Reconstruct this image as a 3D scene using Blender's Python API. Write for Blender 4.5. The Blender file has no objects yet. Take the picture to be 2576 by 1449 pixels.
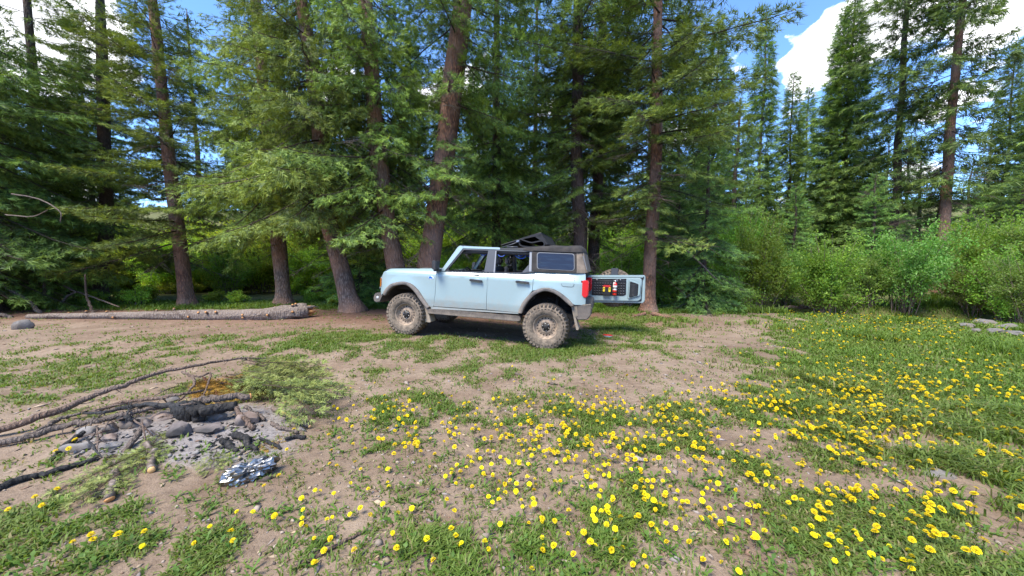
import bpy, bmesh, math, random
import numpy as np
from mathutils import Vector, Matrix

scene = bpy.context.scene
COL = scene.collection
R = math.radians

# ---------------------------------------------------------------- camera
CAM_H, CAM_PITCH, FPX, IW, IH = 1.6, R(3.7), 900.0, 2575.0, 1449.0
cam_d = bpy.data.cameras.new('camera')
cam_d.sensor_width = 36.0
cam_d.lens = FPX / IW * 36.0
cam_d.clip_start = 0.05
cam_d.clip_end = 3000.0
cam = bpy.data.objects.new('camera', cam_d)
COL.objects.link(cam)
cam.location = (0, 0, CAM_H)
cam.rotation_euler = (R(90) - CAM_PITCH, 0, 0)
scene.camera = cam

# ---------------------------------------------------------------- light
SUN_AZ, SUN_EL = R(218), R(58)          # compass-like azimuth: 0 = +Y, clockwise
sd = Vector((math.sin(SUN_AZ) * math.cos(SUN_EL), math.cos(SUN_AZ) * math.cos(SUN_EL), math.sin(SUN_EL)))
sun_d = bpy.data.lights.new('sun', 'SUN')
sun_d.energy = 2.1
sun_d.angle = R(26)
sun_d.color = (1.0, 0.93, 0.80)
sun = bpy.data.objects.new('sun', sun_d)
COL.objects.link(sun)
sun.rotation_euler = sd.to_track_quat('Z', 'Y').to_euler()
sun.location = (-10, -10, 30)

world = bpy.data.worlds.new('World')
scene.world = world
world.use_nodes = True
wt = world.node_tree
wt.nodes.clear()
def WN(t, **kw):
    n = wt.nodes.new(t)
    for k, v in kw.items():
        setattr(n, k, v)
    return n
SKY_STRENGTH = 0.15
w_out = WN('ShaderNodeOutputWorld'); w_bg = WN('ShaderNodeBackground')
sky = WN('ShaderNodeTexSky', sky_type='NISHITA', sun_disc=False, sun_elevation=SUN_EL, sun_rotation=SUN_AZ)
sky.altitude = 2400; sky.air_density = 0.8; sky.dust_density = 0.0; sky.ozone_density = 3.0
w_bg.inputs['Strength'].default_value = SKY_STRENGTH
tc = WN('ShaderNodeTexCoord')
sep = WN('ShaderNodeSeparateXYZ'); wt.links.new(tc.outputs['Generated'], sep.inputs[0])
def wmath(op, a, b=None, c=None):
    n = WN('ShaderNodeMath', operation=op)
    for i, v in enumerate((a, b, c)):
        if v is None: continue
        if isinstance(v, (int, float)): n.inputs[i].default_value = v
        else: wt.links.new(v, n.inputs[i])
    return n.outputs[0]
zz = wmath('ADD', wmath('MAXIMUM', sep.outputs[2], 0.0), 0.22)
comb = WN('ShaderNodeCombineXYZ')
wt.links.new(wmath('DIVIDE', sep.outputs[0], zz), comb.inputs[0])
wt.links.new(wmath('DIVIDE', sep.outputs[1], zz), comb.inputs[1])
nz = WN('ShaderNodeTexNoise'); nz.inputs['Scale'].default_value = 1.9; nz.inputs['Detail'].default_value = 9; nz.inputs['Roughness'].default_value = 0.56
wt.links.new(comb.outputs[0], nz.inputs['Vector'])
cl = wmath('ADD', wmath('MULTIPLY', nz.outputs['Fac'], 1.5), -.25)
def sky_dir(px, py):
    x = (px - IW / 2) / FPX; y = (IH / 2 - py) / FPX
    v = Vector((x, math.cos(CAM_PITCH) + y * math.sin(CAM_PITCH), -math.sin(CAM_PITCH) + y * math.cos(CAM_PITCH)))
    return v.normalized()
# the two cloud banks that stand in the sky of the photograph
acc = None
for (px, py, sharp, amp) in ((2120, 130, 420, .26), (2030, 205, 700, .20), (2250, 0, 420, .28), (2400, 250, 900, .20), (2540, 90, 700, .22), (1180, 240, 150, .24), (90, 90, 120, .24)):
    d = WN('ShaderNodeVectorMath', operation='DOT_PRODUCT')
    wt.links.new(tc.outputs['Generated'], d.inputs[0]); d.inputs[1].default_value = sky_dir(px, py)
    g = wmath('POWER', wmath('MAXIMUM', d.outputs['Value'], 0.0), sharp)
    g = wmath('MULTIPLY', g, amp)
    acc = g if acc is None else wmath('ADD', acc, g)
cl = wmath('ADD', cl, acc)
ramp = WN('ShaderNodeValToRGB')
ramp.color_ramp.elements[0].position = 0.63; ramp.color_ramp.elements[0].color = (0, 0, 0, 1)
ramp.color_ramp.elements[1].position = 0.69; ramp.color_ramp.elements[1].color = (1, 1, 1, 1)
wt.links.new(cl, ramp.inputs[0])
ramp2 = WN('ShaderNodeValToRGB')
ramp2.color_ramp.elements[0].position = 0.62; ramp2.color_ramp.elements[0].color = (5.2, 5.25, 5.35, 1)
ramp2.color_ramp.elements[1].position = 1.0; ramp2.color_ramp.elements[1].color = (1.9, 1.95, 2.1, 1)
wt.links.new(cl, ramp2.inputs[0])
wmix = WN('ShaderNodeMix', data_type='RGBA')
wt.links.new(ramp.outputs[0], wmix.inputs[0])
hs = WN('ShaderNodeHueSaturation'); hs.inputs['Saturation'].default_value = 1.1; wt.links.new(sky.outputs[0], hs.inputs['Color'])
wt.links.new(hs.outputs[0], wmix.inputs[6]); wt.links.new(ramp2.outputs[0], wmix.inputs[7])
wt.links.new(wmix.outputs[2], w_bg.inputs['Color'])
wt.links.new(w_bg.outputs[0], w_out.inputs[0])

scene.view_settings.view_transform = 'Standard'
scene.view_settings.look = 'None'
scene.view_settings.exposure = 1.95
scene.view_settings.gamma = 1.0
scene.render.engine = 'CYCLES'
scene.cycles.use_denoising = True
scene.cycles.max_bounces = 6
scene.cycles.diffuse_bounces = 3
scene.cycles.transparent_max_bounces = 6
scene.cycles.use_adaptive_sampling = True

# ---------------------------------------------------------------- helpers
def tag(o, label=None, cat=None, group=None, kind=None):
    if label: o['label'] = label
    if cat: o['category'] = cat
    if group: o['group'] = group
    if kind: o['kind'] = kind
    return o
def empty(name, loc=(0, 0, 0), label=None, cat=None, group=None):
    o = bpy.data.objects.new(name, None)
    o.empty_display_size = 0.1
    o.location = loc
    COL.objects.link(o)
    return tag(o, label, cat, group)
def link(name, me, parent=None, mat=None):
    o = bpy.data.objects.new(name, me)
    COL.objects.link(o)
    if mat is not None and len(me.materials) == 0:
        me.materials.append(mat)
    if parent is not None: o.parent = parent
    return o
def copy_tree(o, parent=None):
    c = o.copy(); COL.objects.link(c); c.parent = parent
    for ch in list(o.children): copy_tree(ch, c)
    return c
def np_mesh(name, V, F, mat=None, col=None, smooth=False):
    """V (n,3), F a list of (m,k) index arrays, col (n,3) point colour"""
    V = np.asarray(V, np.float32)
    if not isinstance(F, (list, tuple)): F = [F]
    F = [np.asarray(f, np.int32) for f in F if len(f)]
    me = bpy.data.meshes.new(name)
    me.vertices.add(len(V)); me.vertices.foreach_set('co', V.ravel())
    tot = np.concatenate([np.full(len(f), f.shape[1], np.int32) for f in F])
    loops = np.concatenate([f.ravel() for f in F])
    me.loops.add(len(loops)); me.loops.foreach_set('vertex_index', loops)
    me.polygons.add(len(tot))
    st = np.zeros(len(tot), np.int32); st[1:] = np.cumsum(tot)[:-1]
    me.polygons.foreach_set('loop_start', st); me.polygons.foreach_set('loop_total', tot)
    if smooth: me.polygons.foreach_set('use_smooth', np.ones(len(tot), bool))
    if col is not None:
        a = me.attributes.new('Col', 'FLOAT_COLOR', 'POINT')
        c4 = np.ones((len(V), 4), np.float32); c4[:, :3] = col
        a.data.foreach_set('color', c4.ravel())
    me.update(calc_edges=True)
    if mat is not None: me.materials.append(mat)
    return me
class MB:
    """collects pieces of geometry for ONE mesh"""
    def __init__(s): s.V = []; s.F3 = []; s.F4 = []; s.C = []; s.n = 0
    def add(s, V, F, c=None):
        V = np.asarray(V, float).reshape(-1, 3); s.V.append(V)
        for f in (F if isinstance(F, (list, tuple)) and len(F) and isinstance(F[0], np.ndarray) and F[0].ndim == 2 else [np.asarray(F)]):
            if len(f) == 0: continue
            (s.F3 if f.shape[1] == 3 else s.F4).append(f + s.n)
        s.C.append(np.broadcast_to(np.asarray(c if c is not None else (1, 1, 1), float), V.shape))
        s.n += len(V)
    def mesh(s, name, mat=None, smooth=False, col=False):
        F = []
        if s.F3: F.append(np.concatenate(s.F3))
        if s.F4: F.append(np.concatenate(s.F4))
        return np_mesh(name, np.concatenate(s.V), F, mat, np.concatenate(s.C) if col else None, smooth)
def tube_geo(path, rad, sides=8, caps=True, jitter=0, rng=None):
    P = np.asarray(path, float); n = len(P)
    r = np.broadcast_to(np.asarray(rad, float), (n,)).copy()
    T = np.gradient(P, axis=0); T /= np.linalg.norm(T, axis=1)[:, None] + 1e-9
    ref = np.array([0, 0, 1.0]) if abs(T[0][2]) < .85 else np.array([1.0, 0, 0])
    V = []
    if jitter:
        J = rng.uniform(-1, 1, (n, sides))
        for _ in range(2): J = (J + np.roll(J, 1, 0) + np.roll(J, -1, 0)) / 2.1
        J = J * jitter
    ang = np.linspace(0, 2 * np.pi, sides, endpoint=False)
    u = np.cross(T[0], ref); u /= np.linalg.norm(u)
    for i in range(n):
        u = u - T[i] * (u @ T[i]); u /= np.linalg.norm(u) + 1e-9
        w = np.cross(T[i], u)
        rr = r[i] * (1 + (J[i] if jitter else 0))
        V.append(P[i] + (np.cos(ang) * rr)[:, None] * u + (np.sin(ang) * rr)[:, None] * w)
    V = np.concatenate(V)
    k = np.arange(sides); F = []
    for i in range(n - 1):
        a = i * sides + k; b = i * sides + (k + 1) % sides
        F.append(np.stack([a, b, b + sides, a + sides], 1))
    F = [np.concatenate(F)]
    if caps:
        V = np.concatenate([V, P[:1], P[-1:]])
        c0, c1 = len(V) - 2, len(V) - 1
        e = (n - 1) * sides
        F.append(np.concatenate([np.stack([np.full(sides, c0), (k + 1) % sides, k], 1),
                                 np.stack([np.full(sides, c1), e + k, e + (k + 1) % sides], 1)]))
    return V, F
def spline(pts, n):
    """Catmull-Rom resample of a list of points"""
    P = np.asarray(pts, float)
    P = np.concatenate([[2 * P[0] - P[1]], P, [2 * P[-1] - P[-2]]])
    m = len(P) - 3
    out = []
    for t in np.linspace(0, m, n):
        i = min(int(t), m - 1); u = t - i
        a, b, c, d = P[i:i + 4]
        out.append(.5 * ((2 * b) + (-a + c) * u + (2 * a - 5 * b + 4 * c - d) * u * u + (-a + 3 * b - 3 * c + d) * u ** 3))
    return np.array(out)
def sstep(a, b, x):
    t = np.clip((np.asarray(x, float) - a) / (b - a), 0, 1)
    return t * t * (3 - 2 * t)
def _hash(ix, iy, seed):
    h = (ix.astype(np.int64) * 374761393 + iy.astype(np.int64) * 668265263 + seed * 982451653) & 0xffffffff
    h = ((h ^ (h >> 13)) * 1274126177) & 0xffffffff
    h = h ^ (h >> 16)
    return (h & 0xffff) / 65535.0
def vnoise(x, y, seed=0):
    x = np.asarray(x, float); y = np.asarray(y, float)
    ix = np.floor(x); iy = np.floor(y); fx = x - ix; fy = y - iy
    fx = fx * fx * (3 - 2 * fx); fy = fy * fy * (3 - 2 * fy)
    a = _hash(ix, iy, seed); b = _hash(ix + 1, iy, seed); c = _hash(ix, iy + 1, seed); d = _hash(ix + 1, iy + 1, seed)
    return (a * (1 - fx) + b * fx) * (1 - fy) + (c * (1 - fx) + d * fx) * fy
def fbm(x, y, seed=0, oct=4):
    s = 0; a = .5; t = 0
    for o in range(oct):
        s = s + a * vnoise(x * 2 ** o + 17.3 * o, y * 2 ** o - 9.1 * o, seed + o); t += a; a *= .5
    return s / t

# ---------------------------------------------------------------- materials
def mat(name, base=(.5, .5, .5), rough=.6, metal=0, build=None, **kw):
    m = bpy.data.materials.new(name); m.use_nodes = True
    nt = m.node_tree; b = nt.nodes['Principled BSDF']
    b.inputs['Base Color'].default_value = (*base, 1); b.inputs['Roughness'].default_value = rough; b.inputs['Metallic'].default_value = metal
    for k, v in kw.items(): b.inputs[k.replace('_', ' ')].default_value = v
    if build: build(nt, b)
    return m
class NT:
    def __init__(s, nt): s.nt = nt
    def n(s, t, **kw):
        n = s.nt.nodes.new(t)
        for k, v in kw.items(): setattr(n, k, v)
        return n
    def l(s, a, b): s.nt.links.new(a, b)
    def coord(s, which='Object'): return s.n('ShaderNodeTexCoord').outputs[which]
    def noise(s, scale, detail=5, rough=.55, vec=None, dist=0):
        n = s.n('ShaderNodeTexNoise'); n.inputs['Scale'].default_value = scale; n.inputs['Detail'].default_value = detail
        n.inputs['Roughness'].default_value = rough; n.inputs['Distortion'].default_value = dist
        if vec is not None: s.l(vec, n.inputs['Vector'])
        return n.outputs['Fac']
    def voro(s, scale, vec=None, feature='F1', out='Distance', rand=1):
        n = s.n('ShaderNodeTexVoronoi', feature=feature); n.inputs['Scale'].default_value = scale; n.inputs['Randomness'].default_value = rand
        if vec is not None: s.l(vec, n.inputs['Vector'])
        return n.outputs[out]
    def ramp(s, fac, stops):
        r = s.n('ShaderNodeValToRGB'); cr = r.color_ramp
        while len(cr.elements) < len(stops): cr.elements.new(.5)
        for e, (p, c) in zip(cr.elements, stops):
            e.position = p; e.color = (*c, 1) if len(c) == 3 else c
        s.l(fac, r.inputs[0]); return r.outputs[0]
    def mix(s, fac, a, b, blend='MIX'):
        m = s.n('ShaderNodeMix', data_type='RGBA', blend_type=blend)
        for i, v in ((0, fac), (6, a), (7, b)):
            if isinstance(v, (int, float)): m.inputs[i].default_value = v
            elif isinstance(v, tuple): m.inputs[i].default_value = (*v, 1)
            else: s.l(v, m.inputs[i])
        return m.outputs[2]
    def math(s, op, a, b=None):
        m = s.n('ShaderNodeMath', operation=op)
        for i, v in enumerate((a, b)):
            if v is None: continue
            if isinstance(v, (int, float)): m.inputs[i].default_value = v
            else: s.l(v, m.inputs[i])
        return m.outputs[0]
    def scale(s, vec, sc):
        m = s.n('ShaderNodeMapping'); m.inputs['Scale'].default_value = sc; s.l(vec, m.inputs['Vector']); return m.outputs[0]
    def bump(s, b, h, strength=.5, dist=.02):
        m = s.n('ShaderNodeBump'); m.inputs['Strength'].default_value = strength; m.inputs['Distance'].default_value = dist
        s.l(h, m.inputs['Height']); s.l(m.outputs[0], b.inputs['Normal'])
    def attr(s, name='Col'):
        a = s.n('ShaderNodeAttribute'); a.attribute_name = name; return a.outputs['Color']
def foliage_mat(name, trans=.3, rough=.55, spec=.3, hv=.03, vv=.3):
    m = mat(name, rough=rough); nt = m.node_tree; b = nt.nodes['Principled BSDF']; N = NT(nt)
    c = N.attr()
    b.inputs['Specular IOR Level'].default_value = spec
    oi = N.n('ShaderNodeObjectInfo')
    h = N.n('ShaderNodeHueSaturation')
    N.l(N.math('ADD', N.math('MULTIPLY', oi.outputs['Random'], hv), .5 - hv * .5), h.inputs['Hue'])
    N.l(N.math('ADD', N.math('MULTIPLY', oi.outputs['Random'], vv), 1.0 - vv * .45), h.inputs['Value'])
    N.l(c, h.inputs['Color'])
    N.l(h.outputs[0], b.inputs['Base Color'])
    t = N.n('ShaderNodeBsdfTranslucent'); N.l(N.mix(1.0, h.outputs[0], (1.25, 1.2, .55), 'MULTIPLY'), t.inputs['Color'])
    mx = N.n('ShaderNodeMixShader'); mx.inputs[0].default_value = trans
    out = nt.nodes['Material Output']
    N.l(b.outputs[0], mx.inputs[1]); N.l(t.outputs[0], mx.inputs[2]); N.l(mx.outputs[0], out.inputs[0])
    return m
M = {}
M['needles'] = foliage_mat('spruce_needles', .22)
M['leaf'] = foliage_mat('willow_leaf', .5, hv=.05, vv=.55)
M['grass'] = foliage_mat('grass', .4)
M['petal'] = foliage_mat('dandelion_petal', .25, .6, .1)
def bark_build(c1, c2, c3, bs=1.0):
    def f(nt, b):
        N = NT(nt); v = N.coord()
        vs = N.scale(v, (1, 1, .32))
        warp = N.n('ShaderNodeMix', data_type='RGBA', blend_type='LINEAR_LIGHT'); warp.inputs[0].default_value = .06
        nn = N.n('ShaderNodeTexNoise'); nn.inputs['Scale'].default_value = 7; N.l(vs, nn.inputs['Vector'])
        N.l(vs, warp.inputs[6]); N.l(nn.outputs['Color'], warp.inputs[7])
        p = N.voro(22 * bs, warp.outputs[2])
        fine = N.noise(60 * bs, 6, .7, vs)
        big = N.noise(1.3, 4, .6, v)
        c = N.mix(N.ramp(p, [(.1, (1, 1, 1)), (.6, (0, 0, 0))]), c2, c1)
        c = N.mix(N.ramp(big, [(.38, (0, 0, 0)), (.68, (1, 1, 1))]), c, c3)
        c = N.mix(.6, c, N.ramp(fine, [(.3, (.35, .35, .35)), (.7, (1.0, 1.0, 1.0))]), 'MULTIPLY')
        N.l(c, b.inputs['Base Color'])
        h = N.math('ADD', N.math('MULTIPLY', p, -1.0), N.math('MULTIPLY', fine, .5))
        N.bump(b, h, .9, .03)
    return f
M['bark_red'] = mat('bark_red', rough=.9, build=bark_build((0.42, 0.20, 0.115), (0.14, 0.07, 0.05), (0.30, 0.19, 0.14)))
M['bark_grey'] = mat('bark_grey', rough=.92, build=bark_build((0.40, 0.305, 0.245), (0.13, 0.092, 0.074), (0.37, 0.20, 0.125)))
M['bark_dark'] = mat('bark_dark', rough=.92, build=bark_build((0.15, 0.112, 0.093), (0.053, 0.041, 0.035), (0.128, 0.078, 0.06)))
M['bark_log'] = mat('bark_log', rough=.9, build=bark_build((.36, .29, .24), (.13, .095, .075), (.28, .22, .18)))
M['stick'] = mat('stick_bark', rough=.88, build=bark_build((.30, .20, .145), (.13, .08, .055), (.26, .19, .15), 2.2))
M['stick_grey'] = mat('stick_grey', rough=.9, build=bark_build((.30, .24, .20), (.12, .095, .08), (.25, .18, .14), 2.2))
M['char'] = mat('charred_wood', rough=.75, build=bark_build((.028, .026, .026), (.006, .006, .006), (.045, .042, .042), 1.6))
M['char_part'] = mat('half_burnt_wood', rough=.8, build=bark_build((.10, .085, .075), (.012, .011, .011), (.02, .018, .018), 1.2))
def wood_build(c1, c2):
    def f(nt, b):
        N = NT(nt); v = N.coord()
        n = N.noise(18, 6, .6, N.scale(v, (1, 1, .3)))
        N.l(N.mix(n, c1, c2), b.inputs['Base Color']); N.bump(b, n, .5, .01)
    return f
M['cut_wood'] = mat('cut_wood', rough=.7, build=wood_build((.52, .28, .09), (.66, .42, .18)))
M['cut_orange'] = mat('cut_orange', rough=.7, build=wood_build((.42, .17, .05), (.60, .32, .12)))
def rock_build(c1, c2, c3):
    def f(nt, b):
        N = NT(nt); v = N.coord(); oi = N.n('ShaderNodeObjectInfo')
        n = N.noise(9, 7, .65, v); n2 = N.noise(2.5, 3, .5, v)
        c = N.mix(N.ramp(n, [(.35, (0, 0, 0)), (.7, (1, 1, 1))]), c1, c2)
        c = N.mix(N.ramp(n2, [(.45, (0, 0, 0)), (.6, (1, 1, 1))]), c, c3)
        N.l(c, b.inputs['Base Color']); N.bump(b, n, .6, .02)
    return f
M['rock'] = mat('rock_grey', rough=.85, build=rock_build((.12, .11, .105), (.24, .22, .205), (.15, .125, .105)))
M['rock_pink'] = mat('rock_pink', rough=.85, build=rock_build((.17, .12, .095), (.28, .205, .17), (.21, .17, .15)))
M['rock_soot'] = mat('rock_sooty', rough=.85, build=rock_build((.10, .08, .075), (.24, .20, .18), (.04, .036, .035)))
M['ash_rock'] = mat('rock_ash', rough=.95, build=rock_build((.19, .175, .165), (.31, .29, .275), (.09, .08, .075)))
# ---------------------------------------------------------------- from the photograph to the ground and back
cp, sp = math.cos(CAM_PITCH), math.sin(CAM_PITCH)
def ray(px, py):
    x = (px - IW / 2) / FPX; y = (IH / 2 - py) / FPX
    return np.array([x, cp + y * sp, -sp + y * cp])
def gp(px, py, z=0.0):
    r = ray(px, py); t = (z - CAM_H) / r[2]
    return np.array([0, 0, CAM_H]) + r * t
def at_depth(px, d):
    return (px - IW / 2) / FPX * d
def to_px(x, y, z=0.0):
    zc = y * cp - (z - CAM_H) * sp; yc = y * sp + (z - CAM_H) * cp
    return IW / 2 + FPX * x / zc, IH / 2 - FPX * yc / zc

# ---------------------------------------------------------------- the ground
def bank_y(x): return np.interp(x, [-60, 4, 7.5, 9.2, 12, 14, 18, 60], [12.9, 12.9, 12.3, 11.75, 10.6, 9.4, 7.4, -5])
PIT = gp(480, 1085, .02)
def GZ(x, y):
    x = np.asarray(x, float); y = np.asarray(y, float)
    z = .13 * sstep(5.2, 7.2, y) * sstep(1.0, -2.5, x)
    near = 1 - sstep(20, 30, np.hypot(x, y))
    calm = 1 - .8 * np.exp(-(((x + .6) / 3.2) ** 2 + ((y - 7.8) / 1.8) ** 2))
    z = z + near * calm * ((fbm(x * .55, y * .55, 3, 3) - .5) * .07 + (fbm(x * 3.1, y * 3.1, 7, 3) - .5) * .032 + (fbm(x * 11, y * 11, 11, 2) - .5) * .014)
    # ash heap and hollow of the fire ring
    dx, dy = (x - PIT[0]) / .95, (y - PIT[1]) / .62
    z = z + .11 * np.exp(-(dx * dx + dy * dy)) * (.7 + .6 * fbm(x * 6, y * 6, 21, 3))
    # creek
    q = (y - bank_y(x)) * .9
    ch = sstep(0, .7, q) * (1 - sstep(2.6, 3.6, q)) * sstep(4.5, 7, x)
    z = z - .62 * ch
    z = z + .25 * sstep(3, 6, q) * sstep(4.5, 7, x)
    # valley sides
    d = np.hypot(x * .8, y)
    z = z + 12.5 * sstep(30, 95, d) + 26 * sstep(90, 330, d) + sstep(30, 60, d) * (fbm(x * .05, y * .05, 31, 3) - .5) * 5
    return z
def blob(px, py, cx, cy, rx, ry): return np.exp(-(((px - cx) / rx) ** 2 + ((py - cy) / ry) ** 2))
def grass_mask(x, y):
    """how much of the ground is green (0..1)"""
    x = np.asarray(x, float); y = np.asarray(y, float)
    yy = np.maximum(y, .6)
    px, py = to_px(x, yy, 0)
    g = .20 + 0 * px
    g = g + .30 * blob(px, py, 1300, 865, 700, 30) + .12 * blob(px, py, 400, 900, 500, 60)
    g = g + .62 * sstep(1800, 2150, px + (py - 900) * -.1) * (1 - sstep(1000, 1120, py))       # meadow on the right
    g = g + .24 * sstep(1700, 2450, px) * sstep(930, 1100, py)
    g = g + .13 * blob(px, py, 1500, 1090, 500, 90) + .2 * blob(px, py, 1820, 1010, 160, 50)
    g = g + .36 * blob(px, py, 100, 965, 330, 40) + .26 * blob(px, py, 120, 1380, 330, 130) + .12 * blob(px, py, 700, 1340, 250, 70)
    g = g + .36 * blob(px, py, 590, 880, 60, 16) + .22 * blob(px, py, 850, 868, 160, 22) + .3 * blob(px, py, 760, 1005, 120, 40)
    g = g + .5 * blob(px, py, 1570, 815, 120, 36) + .3 * blob(px, py, 1420, 888, 110, 14) + .25 * blob(px, py, 1240, 905, 300, 40)
    g = g + .22 * blob(px, py, 1280, 1360, 120, 80) + .2 * blob(px, py, 1880, 1340, 200, 90)
    g = g - .30 * blob(px, py, 1820, 862, 120, 26) - .28 * blob(px, py, 1600, 965, 150, 30)
    g = g - .4 * blob(px, py, 480, 1095, 330, 80) - .3 * blob(px, py, 560, 1230, 250, 60)
    g = g - .16 * blob(px, py, 500, 835, 520, 28) - .16 * blob(px, py, 1000, 1230, 260, 110) - .2 * blob(px, py, 1180, 832, 300, 26)
    far = sstep(11.3, 12.2, y) 
    g = np.where(y > 11, np.maximum(g, .2 + .75 * far), g)
    q = (y - bank_y(x)) * .9
    g = g - 1.2 * sstep(.15, .5, q) * (1 - sstep(2.4, 2.9, q)) * sstep(4.5, 6.5, x)
    n = fbm(x * 3.6, y * 3.6, 41, 4); n2 = fbm(x * .8, y * .8, 47, 3)
    return np.clip(sstep(.28, .70, g + (n - .5) * 1.05 + (n2 - .5) * .35), 0, 1)
def axis(fine_lo, fine_hi, step, lo, hi, grow=1.13):
    a = list(np.arange(fine_lo, fine_hi + 1e-6, step))
    s = step
    while a[-1] < hi: s *= grow; a.append(a[-1] + s)
    s = step
    while a[0] > lo: s *= grow; a.insert(0, a[0] - s)
    return np.array(a)
gx = axis(-7, 8, .075, -900, 900, 1.08)
gy = axis(1.2, 5.0, .06, -500, 1100, 1.05)
GXm, GYm = np.meshgrid(gx, gy)
gzv = GZ(GXm, GYm)
gv = np.stack([GXm.ravel(), GYm.ravel(), gzv.ravel()], 1)
nx_, ny_ = len(gx), len(gy)
ii = (np.arange(ny_ - 1)[:, None] * nx_ + np.arange(nx_ - 1)[None]).ravel()
gf = np.stack([ii, ii + 1, ii + 1 + nx_, ii + nx_], 1)
gm = grass_mask(GXm, GYm).ravel()
X_, Y_ = gv[:, 0], gv[:, 1]
red = sstep(8.3, 10.5, Y_) * (1 - sstep(3, 7, X_)) + .5 * np.exp(-(((X_ + 5) / 4) ** 2 + ((Y_ - 8.5) / 2) ** 2))
chan = sstep(.1, .5, (Y_ - bank_y(X_))) * (1 - sstep(3.5, 4.5, Y_ - bank_y(X_))) * sstep(4.5, 6, X_)
red = np.maximum(red, chan)
ashm = np.exp(-(((X_ - PIT[0]) / .95) ** 2 + ((Y_ - PIT[1]) / .55) ** 2) ** 2) + .7 * np.exp(-(((X_ - gp(620, 1130)[0]) / .5) ** 2 + ((Y_ - gp(620, 1150)[1]) / .25) ** 2))
gcol = np.stack([gm, np.clip(red, 0, 1), np.clip(ashm, 0, 1)], 1)
def ground_build(nt, b):
    N = NT(nt); v = N.coord('Object')
    s = N.n('ShaderNodeSeparateColor'); N.l(N.attr(), s.inputs[0])
    n1 = N.noise(1.7, 6, .6, v); n2 = N.noise(14, 7, .68, v); n3 = N.noise(95, 4, .6, v)
    peb = N.voro(38, v, out='Distance')
    soil = N.mix(N.ramp(n1, [(.35, (0, 0, 0)), (.65, (1, 1, 1))]), (.21, .15, .107), (.295, .225, .167))
    soilr = N.mix(N.ramp(n2, [(.35, (0, 0, 0)), (.65, (1, 1, 1))]), (.15, .080, .054), (.24, .145, .102))
    soil = N.mix(s.outputs[1], soil, soilr)
    n0 = N.noise(.55, 4, .6, v)
    soil = N.mix(.8, soil, N.ramp(n0, [(.3, (.72, .68, .64)), (.6, (1.05, 1.04, 1.02))]), 'MULTIPLY')
    soil = N.mix(.75, soil, N.ramp(n2, [(.25, (.55, .53, .52)), (.55, (1, 1, 1)), (.8, (1.12, 1.1, 1.06))]), 'MULTIPLY')
    soil = N.mix(N.math('MULTIPLY', N.ramp(n3, [(.55, (0, 0, 0)), (.72, (1, 1, 1))]), .5), soil, (.11, .075, .055))
    ash = N.mix(N.ramp(n2, [(.3, (0, 0, 0)), (.7, (1, 1, 1))]), (.16, .14, .132), (.31, .285, .275))
    soil = N.mix(N.math('MULTIPLY', N.ramp(N.math('ADD', s.outputs[2], N.math('MULTIPLY', N.math('SUBTRACT', n2, .5), .6)), [(.2, (0, 0, 0)), (.6, (1, 1, 1))]), .9), soil, ash)
    coal = N.noise(31, 5, .6, v)
    soil = N.mix(N.math('MULTIPLY', s.outputs[2], N.ramp(coal, [(.56, (0, 0, 0)), (.66, (.85, .85, .85))])), soil, (.025, .023, .022))
    grn = N.mix(N.ramp(n2, [(.3, (0, 0, 0)), (.7, (1, 1, 1))]), (.065, .085, .020), (.125, .165, .040))
    gmask = N.math('MULTIPLY', N.ramp(N.math('ADD', s.outputs[0], N.math('MULTIPLY', N.math('SUBTRACT', n3, .5), .7)), [(.35, (0, 0, 0)), (.85, (1, 1, 1))]), .72)
    N.l(N.mix(gmask, soil, grn), b.inputs['Base Color'])
    h = N.math('ADD', N.math('MULTIPLY', n2, 1.0), N.math('MULTIPLY', n3, .28))
    h = N.math('ADD', h, N.math('MULTIPLY', N.ramp(peb, [(.0, (1, 1, 1)), (.35, (0, 0, 0))]), .12))
    N.bump(b, h, .75, .035)
    b.inputs['Specular IOR Level'].default_value = .2
M['ground'] = mat('ground_soil', rough=.95, build=ground_build)
g_ob = link('ground', np_mesh('ground', gv, gf, M['ground'], gcol, True))
tag(g_ob, 'pale bare dirt clearing with patchy green weeds', 'ground', kind='structure')
# the creek
def water_build(nt, b):
    N = NT(nt); n = N.noise(3.2, 5, .6, N.coord())
    N.bump(b, n, .35, .05)
M['water'] = mat('creek_water', (.13, .075, .042), .12, build=water_build)
wx = np.linspace(4.2, 45, 80)
wv = np.concatenate([np.stack([wx, bank_y(wx) + .2, np.full(80, -.33)], 1), np.stack([wx, bank_y(wx) + 4.1, np.full(80, -.33)], 1)])
k_ = np.arange(79)
tag(link('creek_water', np_mesh('creek_water', wv, np.stack([k_, k_ + 1, k_ + 81, k_ + 80], 1), M['water'])), 'muddy brown creek running behind the meadow', 'creek', kind='structure')

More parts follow.
